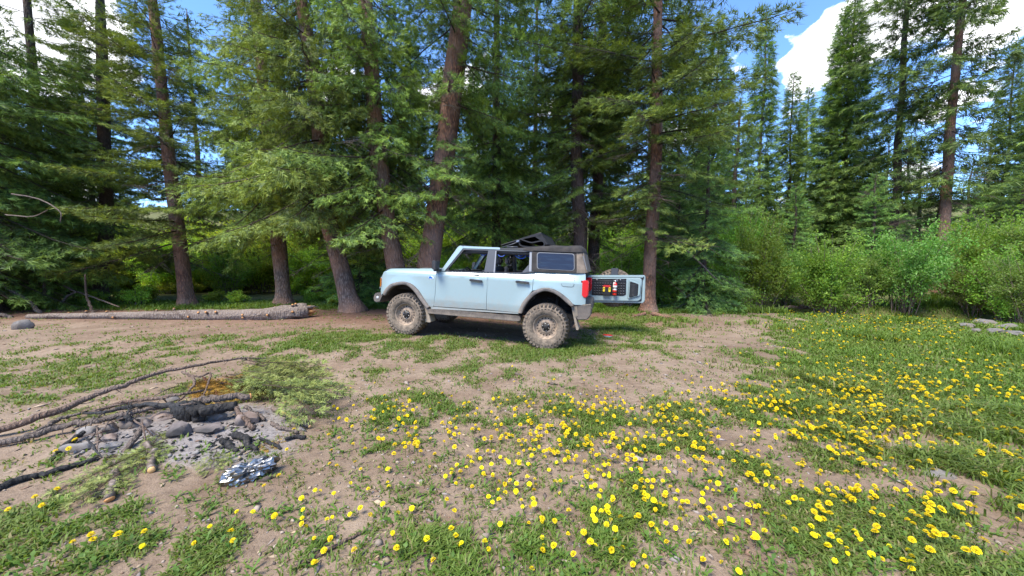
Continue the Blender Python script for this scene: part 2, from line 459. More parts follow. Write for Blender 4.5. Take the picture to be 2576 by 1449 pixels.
# ---------------------------------------------------------------- spruces
rs = np.random.RandomState
G_NEW = np.array([.275, .365, .066]); G_MID = np.array([.165, .240, .052]); G_OLD = np.array([.090, .144, .042]); WOOD = np.array([.085, .060, .045]); DEAD = np.array([.17, .13, .105])
def norm(v): return v / (np.linalg.norm(v, axis=-1, keepdims=True) + 1e-9)
def shoots_geo(P0, D, Ln, W, Cc, rng, blades=8):
    """bottle-brush shoots made of slender needle sprays; P0,D (n,3), Ln,W (n,), Cc (n,3)"""
    n = len(P0)
    D = norm(D)
    rnd = rng.normal(size=(n, 3)) * .35 + np.array([0, 0, 1.0])
    S = norm(np.cross(D, rnd)); U = np.cross(S, D)
    V = []; F = []; C = []; off = 0
    for b in range(blades):
        t = (b + rng.uniform(.0, 1.0, n)) / blades * .85
        ang = (b * .5 + rng.uniform(-.14, .14, n)) * 2 * np.pi + rng.normal(size=n) * .5
        rad = S * np.cos(ang)[:, None] + U * np.sin(ang)[:, None]
        p = P0 + D * (Ln * t)[:, None]
        fw = rng.uniform(.6, 1.5, n)[:, None]
        q = p + (D * fw + rad * .72) * (W * 1.6)[:, None]
        wd = (W * rng.uniform(.19, .36, n))[:, None]
        V.append(np.stack([p - D * wd, p + D * wd, q], 1)); C.append(np.stack([Cc * .9, Cc * .95, Cc * 1.12], 1))
        bb = off + np.arange(n) * 3; F.append(np.stack([bb, bb + 1, bb + 2], 1)); off += n * 3
    return np.concatenate([v.reshape(-1, 3) for v in V]), np.concatenate(F), np.concatenate([c.reshape(-1, 3) for c in C])
def spruce_branch(L, seed, lod=1.0, droop=.12, hang=.25, fresh=.35, tone=1.0, bald=.25, blades=8, wide=1.0):
    """one bough along +X with side twigs; returns V, F(tri), C"""
    rng = rs(seed)
    t = np.linspace(0, 1, 7)
    ax = np.stack([t * L, (rng.normal(size=7) * .012 * L), -droop * L * t ** 1.6 + droop * .55 * L * t ** 3.2], 1)
    V, F, C = [], [], []; n0 = 0
    def put(v, f, c):
        nonlocal n0
        V.append(v); F.append(f + n0); C.append(np.broadcast_to(c, v.shape)); n0 += len(v)
    tv, tf = tube_geo(ax, np.linspace(.016, .004, 7) * (L / 1.8 + .3), 3, False)
    q = tf[0]; put(tv, np.concatenate([q[:, [0, 1, 2]], q[:, [0, 2, 3]]]), WOOD)
    P0, D, Ln, W, Cc = [], [], [], [], []
    sl = .135 / lod ** .5; sw = .048 * wide / lod ** .5
    nl = int((L / .075) * lod ** .6)
    for i in range(nl):
        tt = bald * .6 + (1 - bald * .6) * (i + rng.uniform()) / nl
        k = tt * 6; a = min(int(k), 5); o = ax[a] + (ax[a + 1] - ax[a]) * (k - a)
        for sgn in (-1, 1):
            if rng.uniform() < .12: continue
            ll = (.40 * L * (1 - tt) ** .8 * (.45 + .55 * min(1, tt * 3)) + .13) * rng.uniform(.55, 1.15)
            an = R(rng.uniform(38, 68))
            d = np.array([math.cos(an), sgn * math.sin(an), -hang * rng.uniform(.3, 1.5) + .1 * tt])
            d = norm(d[None])[0]
            m = max(1, int(ll / sl * .85))
            e = o + d * ll + np.array([0, 0, -hang * .25 * ll])
            wv_ = np.array([o + [0, 0, .004], o - [0, 0, .004], e]); put(wv_, np.array([[0, 1, 2]]), WOOD)
            for j in range(m):
                u = (j + rng.uniform(.2, 1)) / m
                if tt * .6 + u * .6 < bald * rng.uniform(.2, 1): continue
                p = o + (e - o) * u
                fr = rng.uniform() < fresh * (.3 + u)
                cc = (G_NEW if fr else (G_MID if rng.uniform() < .55 else G_OLD)) * tone * rng.uniform(.75, 1.25)
                s1 = rng.choice([-1, 1]); a2 = R(rng.uniform(25, 60)) * s1
                dd = np.array([d[0] * math.cos(a2) - d[1] * math.sin(a2), d[0] * math.sin(a2) + d[1] * math.cos(a2), d[2] + rng.normal() * .34 - hang * .4])
                P0.append(p); D.append(dd); Ln.append(sl * rng.uniform(.7, 1.35)); W.append(sw * rng.uniform(.75, 1.25)); Cc.append(cc)
                if rng.uniform() < .75:
                    P0.append(p); D.append(d + rng.normal(size=3) * .32); Ln.append(sl * rng.uniform(.8, 1.4)); W.append(sw * rng.uniform(.75, 1.25)); Cc.append(cc * rng.uniform(.85, 1.15))
            P0.append(e - d * sl * .4); D.append(d + rng.normal(size=3) * .15); Ln.append(sl * 1.3); W.append(sw); Cc.append((G_NEW if rng.uniform() < fresh * 1.6 else G_MID) * tone)
    v, f, c = shoots_geo(np.array(P0), np.array(D), np.array(Ln), np.array(W), np.array(Cc), rng, blades)
    put(v, f, c)
    return np.concatenate(V), np.concatenate(F), np.concatenate(C)
def dead_branch(L, seed):
    rng = rs(seed); V, F, C = [], [], []; n0 = 0
    t = np.linspace(0, 1, 6)
    ax = np.stack([t * L, np.cumsum(rng.normal(size=6)) * .03 * L, -.22 * L * t ** 1.5 + np.cumsum(rng.normal(size=6)) * .015 * L], 1)
    def tub(p, r0, r1):
        nonlocal n0
        v, f = tube_geo(p, np.linspace(r0, r1, len(p)), 3, False); q = f[0]
        V.append(v); F.append(np.concatenate([q[:, [0, 1, 2]], q[:, [0, 2, 3]]]) + n0); C.append(np.broadcast_to(DEAD * rng.uniform(.6, 1.2), v.shape)); n0 += len(v)
    tub(ax, .014, .003)
    for i in range(int(10 * L)):
        k = rng.uniform(1, 5); a = int(k); o = ax[a] + (ax[min(a + 1, 5)] - ax[a]) * (k - a)
        an = R(rng.uniform(25, 75)) * rng.choice([-1, 1]); l = rng.uniform(.12, .38) * L
        d = np.array([math.cos(an), math.sin(an), rng.uniform(-.7, .1)]) * l
        tub(np.array([o, o + d * .5 + rng.normal(size=3) * .02, o + d]), .007, .002)
    return np.concatenate(V), np.concatenate(F), np.concatenate(C)
def make_protos(lod, blades, **kw):
    return {L: [spruce_branch(L, int(L * 100) + s * 13 + int(lod * 1000), lod, blades=blades, **kw) for s in range(3)] for L in (.6, 1.1, 1.7, 2.4)}
PR_DROOP = make_protos(1.0, 7, droop=.30, hang=.55, fresh=.45)
PR_FLAT = make_protos(.95, 7, droop=.10, hang=.18, fresh=.30)
PR_BLUE = make_protos(1.0, 7, droop=.22, hang=.28, fresh=.35)
PR_LOW = make_protos(.42, 5, droop=.20, hang=.55, fresh=.25, wide=1.3)
DEADS = {L: [dead_branch(L, 5 + s + int(L * 10)) for s in range(3)] for L in (.6, 1.1, 1.7, 2.4)}
def crown(seed, H, z0, rmax, protos, dz=.34, nb=5, z_lod=10.2, pitch0=-18, pitch1=30, dead=(0, 0, 0), shape=1.0, tone=(1, 1, 1), ragged=.3, prof=None, sec=None):
    """all boughs of one tree, around the Z axis"""
    rng = rs(seed); V, F, C = [], [], []; n0 = 0
    def place(g, L, l, pos, az, pit, roll, cm):
        nonlocal n0
        v, f, c = g; s = l / L
        ca, sa = math.cos(pit), math.sin(pit); cz, sz = math.cos(az), math.sin(az); cr, sr = math.cos(roll), math.sin(roll)
        x, y, z = v[:, 0] * s, v[:, 1] * s, v[:, 2] * s
        y, z = y * cr - z * sr, y * sr + z * cr
        x, z = x * ca - z * sa, x * sa + z * ca
        V.append(np.stack([x * cz - y * sz, x * sz + y * cz, z], 1) + pos); F.append(f + n0); C.append(c * cm); n0 += len(v)
    z = z0
    while z < H - .25:
        f = (z - z0) / (H - z0)
        Lz = rmax * (prof(f) if prof else (1 - f) ** shape) + .18
        hi = z > z_lod
        k = nb if not hi else max(3, nb - 3)
        a0 = rng.uniform(0, 6.28)
        for i in range(k):
            if rng.uniform() < ragged * .5: continue
            l = Lz * rng.uniform(1 - ragged * 1.3, 1 + ragged * .35)
            az = a0 + i * 2 * math.pi / k + rng.normal() * .25
            Lk = min(protos, key=lambda q: abs(q - l))
            g = (PR_LOW if hi else protos)[Lk][rng.randint(3)]
            pit = R(pitch0 + (pitch1 - pitch0) * f ** 1.3 + rng.normal() * 8)
            place(g, Lk, l, np.array([0, 0, z + rng.uniform(-.5, .5) * dz]), az, pit, rng.normal() * .22, np.array(tone) * rng.uniform(.72, 1.22))
        z += dz * (2.3 if hi else 1) * rng.uniform(.8, 1.25)
    dn, dz0, dz1 = dead
    for i in range(dn):
        l = rng.uniform(.5, 1.7); Lk = min(DEADS, key=lambda q: abs(q - l))
        place(DEADS[Lk][rng.randint(3)], Lk, l, np.array([0, 0, rng.uniform(dz0, dz1)]), rng.uniform(0, 6.28), R(rng.uniform(-35, 5)), 0, rng.uniform(.6, 1.2))
    return np_mesh('crown', np.concatenate(V), np.concatenate(F), M['needles'], np.concatenate(C))
CR = {
 'droop': crown(11, 21, 3.6, 3.0, PR_DROOP, .36, 6, pitch0=-18, dead=(46, 1.4, 6.0), shape=.8),
 'droop2': crown(12, 22, 3.3, 2.8, PR_DROOP, .40, 6, pitch0=-16, dead=(40, 1.6, 6.5), shape=.75, ragged=.42),
 'flat': crown(13, 19, 2.3, 2.6, PR_FLAT, .40, 6, pitch0=-8, dead=(30, 1.6, 6.0), shape=.75, ragged=.45),
 'tall': crown(14, 21, 2.6, 2.8, PR_FLAT, .38, 5, pitch0=-16, dead=(46, 1.2, 6.5), ragged=.5, prof=lambda f: .55 + .5 * min(1, f * 2.5) if f < .5 else 1.05 * (2 - 2 * f) ** .8, tone=(.92, 1.0, 1.05)),
 'young': crown(15, 7.0, .35, 1.9, PR_BLUE, .26, 6, pitch0=-22, pitch1=35, shape=.85, tone=(.9, 1.05, 1.25), dead=(10, .3, 1.6)),
 'skirt': crown(16, 17, .7, 2.6, PR_DROOP, .33, 6, z_lod=7.5, pitch0=-20, shape=.8, tone=(.78, .86, .88), dead=(50, .6, 5)),
 'cone': crown(17, 18, .8, 2.5, PR_LOW, .24, 7, z_lod=30, pitch0=-20, pitch1=40, ragged=.2, shape=.95, tone=(.82, .95, 1.0)),
 'cone2': crown(18, 18, 1.0, 1.5, PR_LOW, .24, 6, z_lod=30, ragged=.22, pitch0=-24, pitch1=40, shape=.75, tone=(.85, .95, 1.0)),
 'thin': crown(19, 19, 4.5, 1.9, PR_LOW, .36, 5, z_lod=30, pitch0=-14, pitch1=35, ragged=.6, prof=lambda f: (.75 + .3 * f if f < .55 else 1.0 * (2.2 - 2.2 * f) ** .7), tone=(.66, .74, .78), dead=(60, 2.5, 10)),
}
def trunk_mesh(H, r0, lean, mt, seed, bend=None, sides=14, taper=.8):
    rng = rs(seed); n = 46
    z = np.concatenate([[-.25, -.05, .05, .15, .3, .5, .8], np.linspace(1.2, H, n - 7)])
    r = r0 * (1 - taper * np.clip(z / H, 0, 1) ** 1.1) * (1 + .75 * np.exp(-np.maximum(z, 0) / .2))
    r[-1] = .012
    wob = np.stack([np.interp(z, np.linspace(0, H, 9), rng.normal(size=9) * .05 * sstep(0, 3, np.linspace(0, H, 9))) for _ in range(2)], 1)
    P = np.stack([lean[0] * z + wob[:, 0], lean[1] * z + wob[:, 1], z], 1)
    if bend is not None:
        P[:, 0] += np.interp(z, [b[0] for b in bend], [b[1] for b in bend])
    V, F = tube_geo(P, r, sides, True, .13, rng)
    return np_mesh('trunk', V, F, mt, None, True)
TREES = {}
def tree(px, d, H, r0, lean, ck, mt, label, seed, group=None, scale=None, rot=0, name='spruce_tree', x=None, bend=None, taper=.8, sides=14):
    x = at_depth(px, d) if x is None else x
    z = float(GZ(x, d))
    root = empty(name, (x, d, z), label, 'tree', group)
    key = (ck, )
    Hc = {'droop': 21, 'droop2': 22, 'flat': 19, 'tall': 21, 'young': 7, 'skirt': 17, 'cone': 18, 'cone2': 18, 'thin': 19}[ck]
    sc = H / Hc
    t = link('trunk', trunk_mesh(H * .985, r0, lean, mt, seed, bend, sides, taper), root)
    c = link('crown', CR[ck], root)
    hs = scale if scale else 1.0
    q = Vector((0, 0, 1)).rotation_difference(Vector((lean[0], lean[1], 1)).normalized())
    c.rotation_mode = 'QUATERNION'
    from mathutils import Quaternion
    c.rotation_quaternion = q @ Quaternion((0, 0, 1), rot)
    c.scale = (sc * hs, sc * hs, sc)
    if bend is not None: c.location.x = bend[-1][1] * .8
    return root
BK = M
# the front row, from the dark edge of the forest to the creek
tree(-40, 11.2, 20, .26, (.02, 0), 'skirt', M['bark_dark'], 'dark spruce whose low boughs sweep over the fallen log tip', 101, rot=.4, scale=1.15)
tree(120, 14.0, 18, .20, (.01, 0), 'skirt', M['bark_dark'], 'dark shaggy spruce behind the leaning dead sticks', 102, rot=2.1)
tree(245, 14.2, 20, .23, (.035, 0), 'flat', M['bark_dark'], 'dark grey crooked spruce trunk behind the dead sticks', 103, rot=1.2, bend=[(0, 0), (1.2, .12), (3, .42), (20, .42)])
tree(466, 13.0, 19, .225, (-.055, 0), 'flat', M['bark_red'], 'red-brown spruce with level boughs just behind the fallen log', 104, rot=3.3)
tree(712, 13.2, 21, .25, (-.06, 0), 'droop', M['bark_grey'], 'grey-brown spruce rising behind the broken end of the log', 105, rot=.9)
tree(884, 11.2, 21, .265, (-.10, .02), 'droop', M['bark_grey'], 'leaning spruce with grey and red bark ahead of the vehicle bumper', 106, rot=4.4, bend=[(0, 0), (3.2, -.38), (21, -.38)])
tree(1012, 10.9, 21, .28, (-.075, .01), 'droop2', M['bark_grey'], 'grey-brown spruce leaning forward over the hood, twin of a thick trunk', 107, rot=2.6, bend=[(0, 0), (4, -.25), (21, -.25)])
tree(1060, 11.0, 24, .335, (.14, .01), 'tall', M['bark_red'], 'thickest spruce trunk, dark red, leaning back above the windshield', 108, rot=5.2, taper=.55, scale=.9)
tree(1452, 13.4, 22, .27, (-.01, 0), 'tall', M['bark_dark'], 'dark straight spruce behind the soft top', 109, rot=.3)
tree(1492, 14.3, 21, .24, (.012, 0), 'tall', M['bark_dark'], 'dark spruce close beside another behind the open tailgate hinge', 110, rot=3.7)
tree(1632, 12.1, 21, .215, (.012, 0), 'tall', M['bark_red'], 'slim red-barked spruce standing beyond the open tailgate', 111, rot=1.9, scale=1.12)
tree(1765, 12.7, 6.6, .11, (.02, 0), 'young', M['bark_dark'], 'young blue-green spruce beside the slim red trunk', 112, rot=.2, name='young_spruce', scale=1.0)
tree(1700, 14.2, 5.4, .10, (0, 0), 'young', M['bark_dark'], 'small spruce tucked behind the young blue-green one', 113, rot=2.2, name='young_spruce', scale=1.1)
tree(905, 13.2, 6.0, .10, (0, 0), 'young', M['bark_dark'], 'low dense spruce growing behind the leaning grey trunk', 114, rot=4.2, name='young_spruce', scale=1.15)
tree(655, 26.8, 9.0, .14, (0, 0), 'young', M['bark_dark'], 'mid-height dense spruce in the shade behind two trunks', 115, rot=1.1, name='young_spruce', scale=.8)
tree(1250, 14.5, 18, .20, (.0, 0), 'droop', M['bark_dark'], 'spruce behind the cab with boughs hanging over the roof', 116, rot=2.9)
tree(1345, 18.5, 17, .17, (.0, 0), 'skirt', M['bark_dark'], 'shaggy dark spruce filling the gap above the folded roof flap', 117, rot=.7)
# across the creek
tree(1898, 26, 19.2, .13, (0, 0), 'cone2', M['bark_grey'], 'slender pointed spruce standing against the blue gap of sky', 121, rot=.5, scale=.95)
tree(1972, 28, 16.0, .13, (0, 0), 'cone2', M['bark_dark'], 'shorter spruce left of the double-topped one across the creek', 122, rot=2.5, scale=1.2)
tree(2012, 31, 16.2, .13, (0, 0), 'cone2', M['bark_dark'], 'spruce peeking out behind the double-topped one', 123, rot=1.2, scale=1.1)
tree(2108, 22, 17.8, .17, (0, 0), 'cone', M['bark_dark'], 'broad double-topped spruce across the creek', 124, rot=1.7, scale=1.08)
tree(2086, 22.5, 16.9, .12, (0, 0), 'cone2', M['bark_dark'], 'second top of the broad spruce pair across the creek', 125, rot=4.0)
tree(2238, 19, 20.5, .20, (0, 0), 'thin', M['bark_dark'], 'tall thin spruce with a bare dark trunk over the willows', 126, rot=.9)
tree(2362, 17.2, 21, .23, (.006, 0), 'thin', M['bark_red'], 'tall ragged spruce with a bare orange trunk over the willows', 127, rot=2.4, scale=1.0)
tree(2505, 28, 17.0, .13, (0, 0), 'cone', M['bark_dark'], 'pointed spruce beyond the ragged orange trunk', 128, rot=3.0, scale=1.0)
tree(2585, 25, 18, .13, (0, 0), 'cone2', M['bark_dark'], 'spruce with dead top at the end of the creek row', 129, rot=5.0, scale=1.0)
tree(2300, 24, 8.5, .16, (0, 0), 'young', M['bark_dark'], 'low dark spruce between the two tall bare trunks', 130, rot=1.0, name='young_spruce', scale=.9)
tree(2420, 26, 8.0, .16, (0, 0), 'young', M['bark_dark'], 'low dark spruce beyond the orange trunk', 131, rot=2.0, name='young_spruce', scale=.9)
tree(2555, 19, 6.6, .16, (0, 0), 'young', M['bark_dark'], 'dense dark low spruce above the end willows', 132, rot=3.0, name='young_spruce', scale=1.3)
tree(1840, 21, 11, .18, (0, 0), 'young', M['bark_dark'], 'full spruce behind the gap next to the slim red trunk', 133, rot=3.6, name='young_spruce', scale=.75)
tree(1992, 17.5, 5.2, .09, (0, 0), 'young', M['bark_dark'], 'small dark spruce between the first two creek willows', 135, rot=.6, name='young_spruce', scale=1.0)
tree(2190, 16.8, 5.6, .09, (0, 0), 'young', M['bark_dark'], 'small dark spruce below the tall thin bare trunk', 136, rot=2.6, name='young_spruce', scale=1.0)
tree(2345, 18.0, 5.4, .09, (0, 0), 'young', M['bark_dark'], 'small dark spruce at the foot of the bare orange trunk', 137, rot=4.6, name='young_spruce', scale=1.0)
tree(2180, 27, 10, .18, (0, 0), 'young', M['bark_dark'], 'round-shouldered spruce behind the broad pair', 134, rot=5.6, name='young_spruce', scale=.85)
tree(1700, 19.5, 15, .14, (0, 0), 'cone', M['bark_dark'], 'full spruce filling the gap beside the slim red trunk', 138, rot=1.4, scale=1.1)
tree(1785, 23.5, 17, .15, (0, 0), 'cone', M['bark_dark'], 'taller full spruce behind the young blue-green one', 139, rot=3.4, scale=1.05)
# the crowd of trees behind
rb = random.Random(5)
bg = [(-33, 17), (-29, 20), (-26, 16.5), (-36, 24), (-30, 26), (-24, 28), (-22, 33), (-18.5, 29.5), (-16, 34), (-13, 30), (-10.5, 33.5), (-8, 29.5), (-5.4, 33), (-3, 29.5), (-.6, 33.5), (1.6, 29), (4.2, 32), (6.6, 28.5), (8.8, 33), (-27, 36), (-20, 39), (-14, 40), (-7, 38.5), (-1, 40), (5, 38), (10.5, 28), (12.5, 35), (14, 34), (26, 38), (33, 36), (41, 40), (48, 34), (19, 42), (23, 33), (29, 45), (37, 47), (46, 46), (55, 42), (36, 33), (15, 40), (22, 50), (31, 55), (43, 56), (54, 54)]
for i, (bx, by) in enumerate(bg):
    ck = ('cone', 'skirt', 'cone2', 'thin')[rb.choice([0, 1, 1, 0, 2, 3])]
    h = rb.uniform(16, 22) if bx < 12 else rb.uniform(9, 13)
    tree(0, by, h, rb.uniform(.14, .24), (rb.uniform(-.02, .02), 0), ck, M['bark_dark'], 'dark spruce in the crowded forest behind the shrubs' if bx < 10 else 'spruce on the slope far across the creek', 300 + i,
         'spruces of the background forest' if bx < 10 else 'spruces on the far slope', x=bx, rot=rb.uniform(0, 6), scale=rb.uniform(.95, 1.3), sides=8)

# ---------------------------------------------------------------- willows and other leafy shrubs
def shrub_meshes(seed, H, Rw, nst, nleaf, c1, c2, lsz=.08):
    rng = rs(seed); st = MB(); tips = []
    for i in range(nst):
        az = rng.uniform(0, 6.28); r0 = rng.uniform(0, .25) * Rw; out = Rw * rng.uniform(.15, 1.0); h = H * rng.uniform(.55, 1.0) * (1 - .35 * (out / Rw) ** 2)
        b = np.array([math.cos(az) * r0, math.sin(az) * r0, -.05])
        e = np.array([math.cos(az) * out, math.sin(az) * out, h])
        m = b * .45 + e * .55 + np.array([math.cos(az), math.sin(az), 0]) * -.14 * out + rng.normal(size=3) * .06
        P = spline([b, m, e], 8)
        v, f = tube_geo(P, np.linspace(.017, .004, 8), 4, False); st.add(v, f, np.array([.16, .12, .09]) * rng.uniform(.6, 1.3))
        tips.append(P)
        for j in range(5):
            k = rng.randint(2, 7); o = P[k]; d = norm(rng.normal(size=3) * np.array([1, 1, .5]) + np.array([math.cos(az), math.sin(az), .9]) * .7) * rng.uniform(.3, .75) * H / 3
            Q = np.stack([o, o + d * .5 + rng.normal(size=3) * .03, o + d]); Q[:, 2] = np.maximum(Q[:, 2], .02)
            v, f = tube_geo(Q, [.007, .005, .002], 3, False); st.add(v, f, np.array([.16, .12, .09]) * rng.uniform(.6, 1.3)); tips.append(spline(Q, 6))
    T = np.concatenate([p[1:] for p in tips])
    wz = sstep(.05, .45, T[:, 2] / H) * .9 + .12
    idx = rng.choice(len(T), nleaf, p=wz / wz.sum())
    P = T[idx] + rng.normal(size=(nleaf, 3)) * .085 * (H / 3) ** .5
    P[:, 2] = np.maximum(P[:, 2], .03)
    D = norm(rng.normal(size=(nleaf, 3)) + np.array([0, 0, .25])); S = norm(np.cross(D, rng.normal(size=(nleaf, 3)) + np.array([0, 0, 1.2])))
    ln = lsz * rng.uniform(.6, 1.35, nleaf)[:, None]; wd = ln * .26
    mix = rng.uniform(size=(nleaf, 1)) ** 1.3
    clump = fbm(P[:, 0] * 2.2 + P[:, 2], P[:, 1] * 2.2 + P[:, 2] * 1.7, seed, 2)[:, None]
    c = (c1 * (1 - mix) + c2 * mix) * (.7 + .6 * clump)
    V = np.stack([P, P + D * ln * .5 + S * wd, P + D * ln, P + D * ln * .5 - S * wd], 1).reshape(-1, 3)
    b = np.arange(nleaf) * 4
    return st.mesh('stems', M['twig'], False, True), np_mesh('leaves', V, np.stack([b, b + 1, b + 2, b + 3], 1), M['leaf'], np.repeat(c, 4, 0))
def twig_build(nt, b):
    N = NT(nt); N.l(N.attr(), b.inputs['Base Color'])
M['twig'] = mat('twig_bark', rough=.9, build=twig_build)
C_LIME = np.array([.24, .37, .05]); C_GRN = np.array([.14, .27, .04]); C_SAGE = np.array([.24, .33, .10]); C_YEL = np.array([.44, .52, .07])
SHR = [shrub_meshes(1, 3.2, 1.5, 26, 15000, C_GRN, C_LIME), shrub_meshes(2, 3.0, 1.7, 30, 15000, C_GRN, C_SAGE),
       shrub_meshes(3, 2.4, 1.4, 26, 13000, C_LIME, C_YEL, .085), shrub_meshes(4, 2.8, 1.1, 34, 7500, C_GRN, C_LIME), shrub_meshes(5, .75, .55, 14, 2600, C_LIME, C_YEL, .07)]
def shrub(k, x, y, s, rot, label, group=None, name='willow_shrub', sz=None):
    r = empty(name, (x, y, float(GZ(x, y)) - .02), label, 'shrub', group)
    r.rotation_euler.z = rot; r.scale = (s, s, sz or s)
    link('stems', SHR[k][0], r); link('leaves', SHR[k][1], r)
    return r
far_bank = 'willows along the creek'
LB = 'leafy light green willow shrub on the creek bank'
for i, (px, d, k, s, szz) in enumerate([(1900, 13.8, 0, .95, 1.2), (1975, 14.6, 1, .8, .8), (2085, 12.9, 0, .92, 1.0), (2195, 13.6, 1, .7, .66), (2275, 13.0, 1, .9, .98), (2400, 13.8, 0, .9, .9), (2450, 12.2, 1, .7, .62), (2500, 14.4, 0, 1.15, 1.05), (2560, 11.2, 0, .85, .85), (2650, 11.8, 1, 1.1, 1.0), (1850, 17.5, 0, 1.1, 1.2), (2600, 9.4, 1, .6, .66)]):
    shrub(k, at_depth(px, d), d, s, i * 1.3, LB, far_bank, sz=szz * 1.16)
LBB = 'bright yellow-green shrub glowing between the forest trunks'
for i, (px, d, k, s) in enumerate([(150, 20.0, 2, 1.3), (215, 22.5, 2, 1.7), (270, 20.5, 2, 1.4), (320, 23.0, 2, 1.7), (350, 19.5, 2, 1.2), (395, 21.5, 2, 1.6), (440, 24.0, 2, 1.8), (500, 20.5, 2, 1.45), (545, 23.0, 2, 1.75), (590, 20.0, 2, 1.3), (640, 22.0, 2, 1.65), (690, 24.5, 2, 1.8), (745, 20.5, 2, 1.4), (800, 22.5, 2, 1.7), (855, 20.0, 2, 1.3), (920, 22.5, 2, 1.7), (985, 20.5, 2, 1.5), (1050, 23.0, 2, 1.8), (1120, 19.5, 2, 1.7), (1165, 21.5, 2, 2.0), (1225, 23.0, 2, 1.8), (1300, 20.5, 0, 1.3), (1390, 22.0, 2, 1.6), (1480, 20.5, 2, 1.4), (1550, 22.5, 2, 1.7), (1600, 20.0, 2, 1.4), (1690, 21.5, 2, 1.6), (1780, 20.0, 0, 1.3), (1125, 14.6, 2, .9), (250, 18.2, 2, 1.2), (420, 18.4, 2, 1.15), (565, 18.0, 2, 1.1), (655, 18.6, 2, 1.2), (790, 18.2, 2, 1.15), (935, 18.4, 2, 1.2), (300, 19.2, 2, 1.35), (365, 20.4, 2, 1.55), (470, 19.2, 2, 1.3), (520, 21.8, 2, 1.8), (610, 21.2, 2, 1.7), (720, 19.4, 2, 1.35), (880, 19.0, 2, 1.4), (1150, 18.6, 2, 1.7)]):
    shrub(k, at_depth(px, d), d, s, i * 2.1, LBB, 'bright shrubs in the forest gap', 'leafy_shrub')
LBT = 'thin bare-legged thicket of upright twigs'
for i, (px, d) in enumerate([(1530, 13.6), (1575, 13.4), (1690, 13.6), (1730, 13.3), (1790, 13.4), (1840, 13.2), (575, 16.4)]):
    shrub(3, at_depth(px, d), d, .8 + .04 * (i % 4), i * 1.7, LBT, 'thickets of upright twigs', 'twiggy_thicket')
LBL = 'low leafy weed clump on the forest floor edge'
rw = random.Random(8)
for i in range(80):
    px = rw.uniform(200, 1900); d = rw.uniform(12.4, 14.6) if i < 22 else rw.uniform(17.0, 20)
    if 990 < px < 1480 and d < 12.6: continue
    shrub(4, at_depth(px, d), d, rw.uniform(.5, 1.0) * (1 if d < 14.6 else 1.6), rw.uniform(0, 6), LBL, 'low weed clumps along the trees', 'weed_clump')
# ---------------------------------------------------------------- the off-road vehicle
e_ = np.array([0.9667886, -0.2513640, -0.0462161]); n_ = np.array([-0.2516329, -0.9678228, 0.0]); u_ = np.array([0.0447290, -0.0116295, 0.9989315])
hub = np.array([-2.2109156, 7.4483154, 0.5713108])
YO = .97                                             # outer face of the body side that was measured
S0 = 1.475
v_org = hub + e_ * S0 - n_ * YO - u_ * .45
VM = Matrix(((-e_[0], n_[0], u_[0], v_org[0]), (-e_[1], n_[1], u_[1], v_org[1]), (-e_[2], n_[2], u_[2], v_org[2]), (0, 0, 0, 1)))
car = empty('off_road_vehicle', (0, 0, 0), 'muddy pale blue four-door off-road vehicle with open roof and tailgate', 'vehicle')
car.matrix_world = VM
def L3(s, y, z): return (S0 - s, y, z)
def dirt_paint(base, rough, metal, coat, dlo, dhi, amt=1.0, dcol=(.30, .235, .175)):
    """paint under a film of dried mud that thickens low down and towards the arches"""
    def f(nt, b):
        N = NT(nt); v = N.coord('Object'); s = N.n('ShaderNodeSeparateXYZ'); N.l(v, s.inputs[0])
        n = N.noise(7, 6, .65, v); n2 = N.noise(42, 4, .6, N.scale(v, (1, 1, .4)))
        mr = N.n('ShaderNodeMapRange'); mr.inputs[1].default_value = dhi; mr.inputs[2].default_value = dlo; N.l(s.outputs[2], mr.inputs[0])
        m = N.math('ADD', mr.outputs[0], N.math('MULTIPLY', N.math('SUBTRACT', n, .5), .9))
        m = N.math('ADD', m, N.math('MULTIPLY', N.math('SUBTRACT', n2, .5), .5))
        m = N.math('MULTIPLY', N.ramp(m, [(.15, (0, 0, 0)), (.95, (1, 1, 1))]), amt)
        sp_ = N.math('MULTIPLY', N.ramp(n2, [(.55, (0, 0, 0)), (.75, (1, 1, 1))]), .16)
        m = N.math('MAXIMUM', m, sp_)
        N.l(N.mix(m, base, dcol), b.inputs['Base Color'])
        N.l(N.math('ADD', N.math('MULTIPLY', m, .9 - rough), rough), b.inputs['Roughness'])
        N.l(N.math('SUBTRACT', coat, N.math('MULTIPLY', m, coat)), b.inputs['Coat Weight'])
        b.inputs['Coat Roughness'].default_value = .08
    return f
MUD = (.33, .265, .205)
M['paint'] = mat('pale_blue_paint', (.36, .51, .585), .38, 0, dirt_paint((.275, .37, .385), .34, 0, 0.8, .46, 1.0, .7, MUD))
M['plastic'] = mat('black_plastic', (.02, .02, .022), .55, 0, dirt_paint((.028, .028, .031), .5, 0, 0.0, .3, 1.5, .55, MUD))
M['flare'] = mat('dusty_flare', (.05, .05, .05), .7, 0, dirt_paint((.055, .053, .055), .65, 0, 0.0, .3, 1.55, 1.0, (.30, .25, .205)))
M['step'] = mat('muddy_step', (.03, .03, .03), .6, 0, dirt_paint((.022, .02, .02), .5, 0, 0.0, .40, .72, .95, MUD))
M['mudflap'] = mat('mud_caked_flap', (.3, .24, .18), .95, 0, dirt_paint((.08, .07, .06), .8, 0, 0.0, .2, 1.6, 1.0, (.34, .275, .205)))
M['black'] = mat('black_trim', (.012, .012, .013), .45)
M['under'] = mat('underbody', (.02, .017, .015), .9)
M['grey_trim'] = mat('grey_pillar', (.055, .058, .066), .42)
M['chrome_trim'] = mat('grey_seal', (.22, .23, .25), .45)
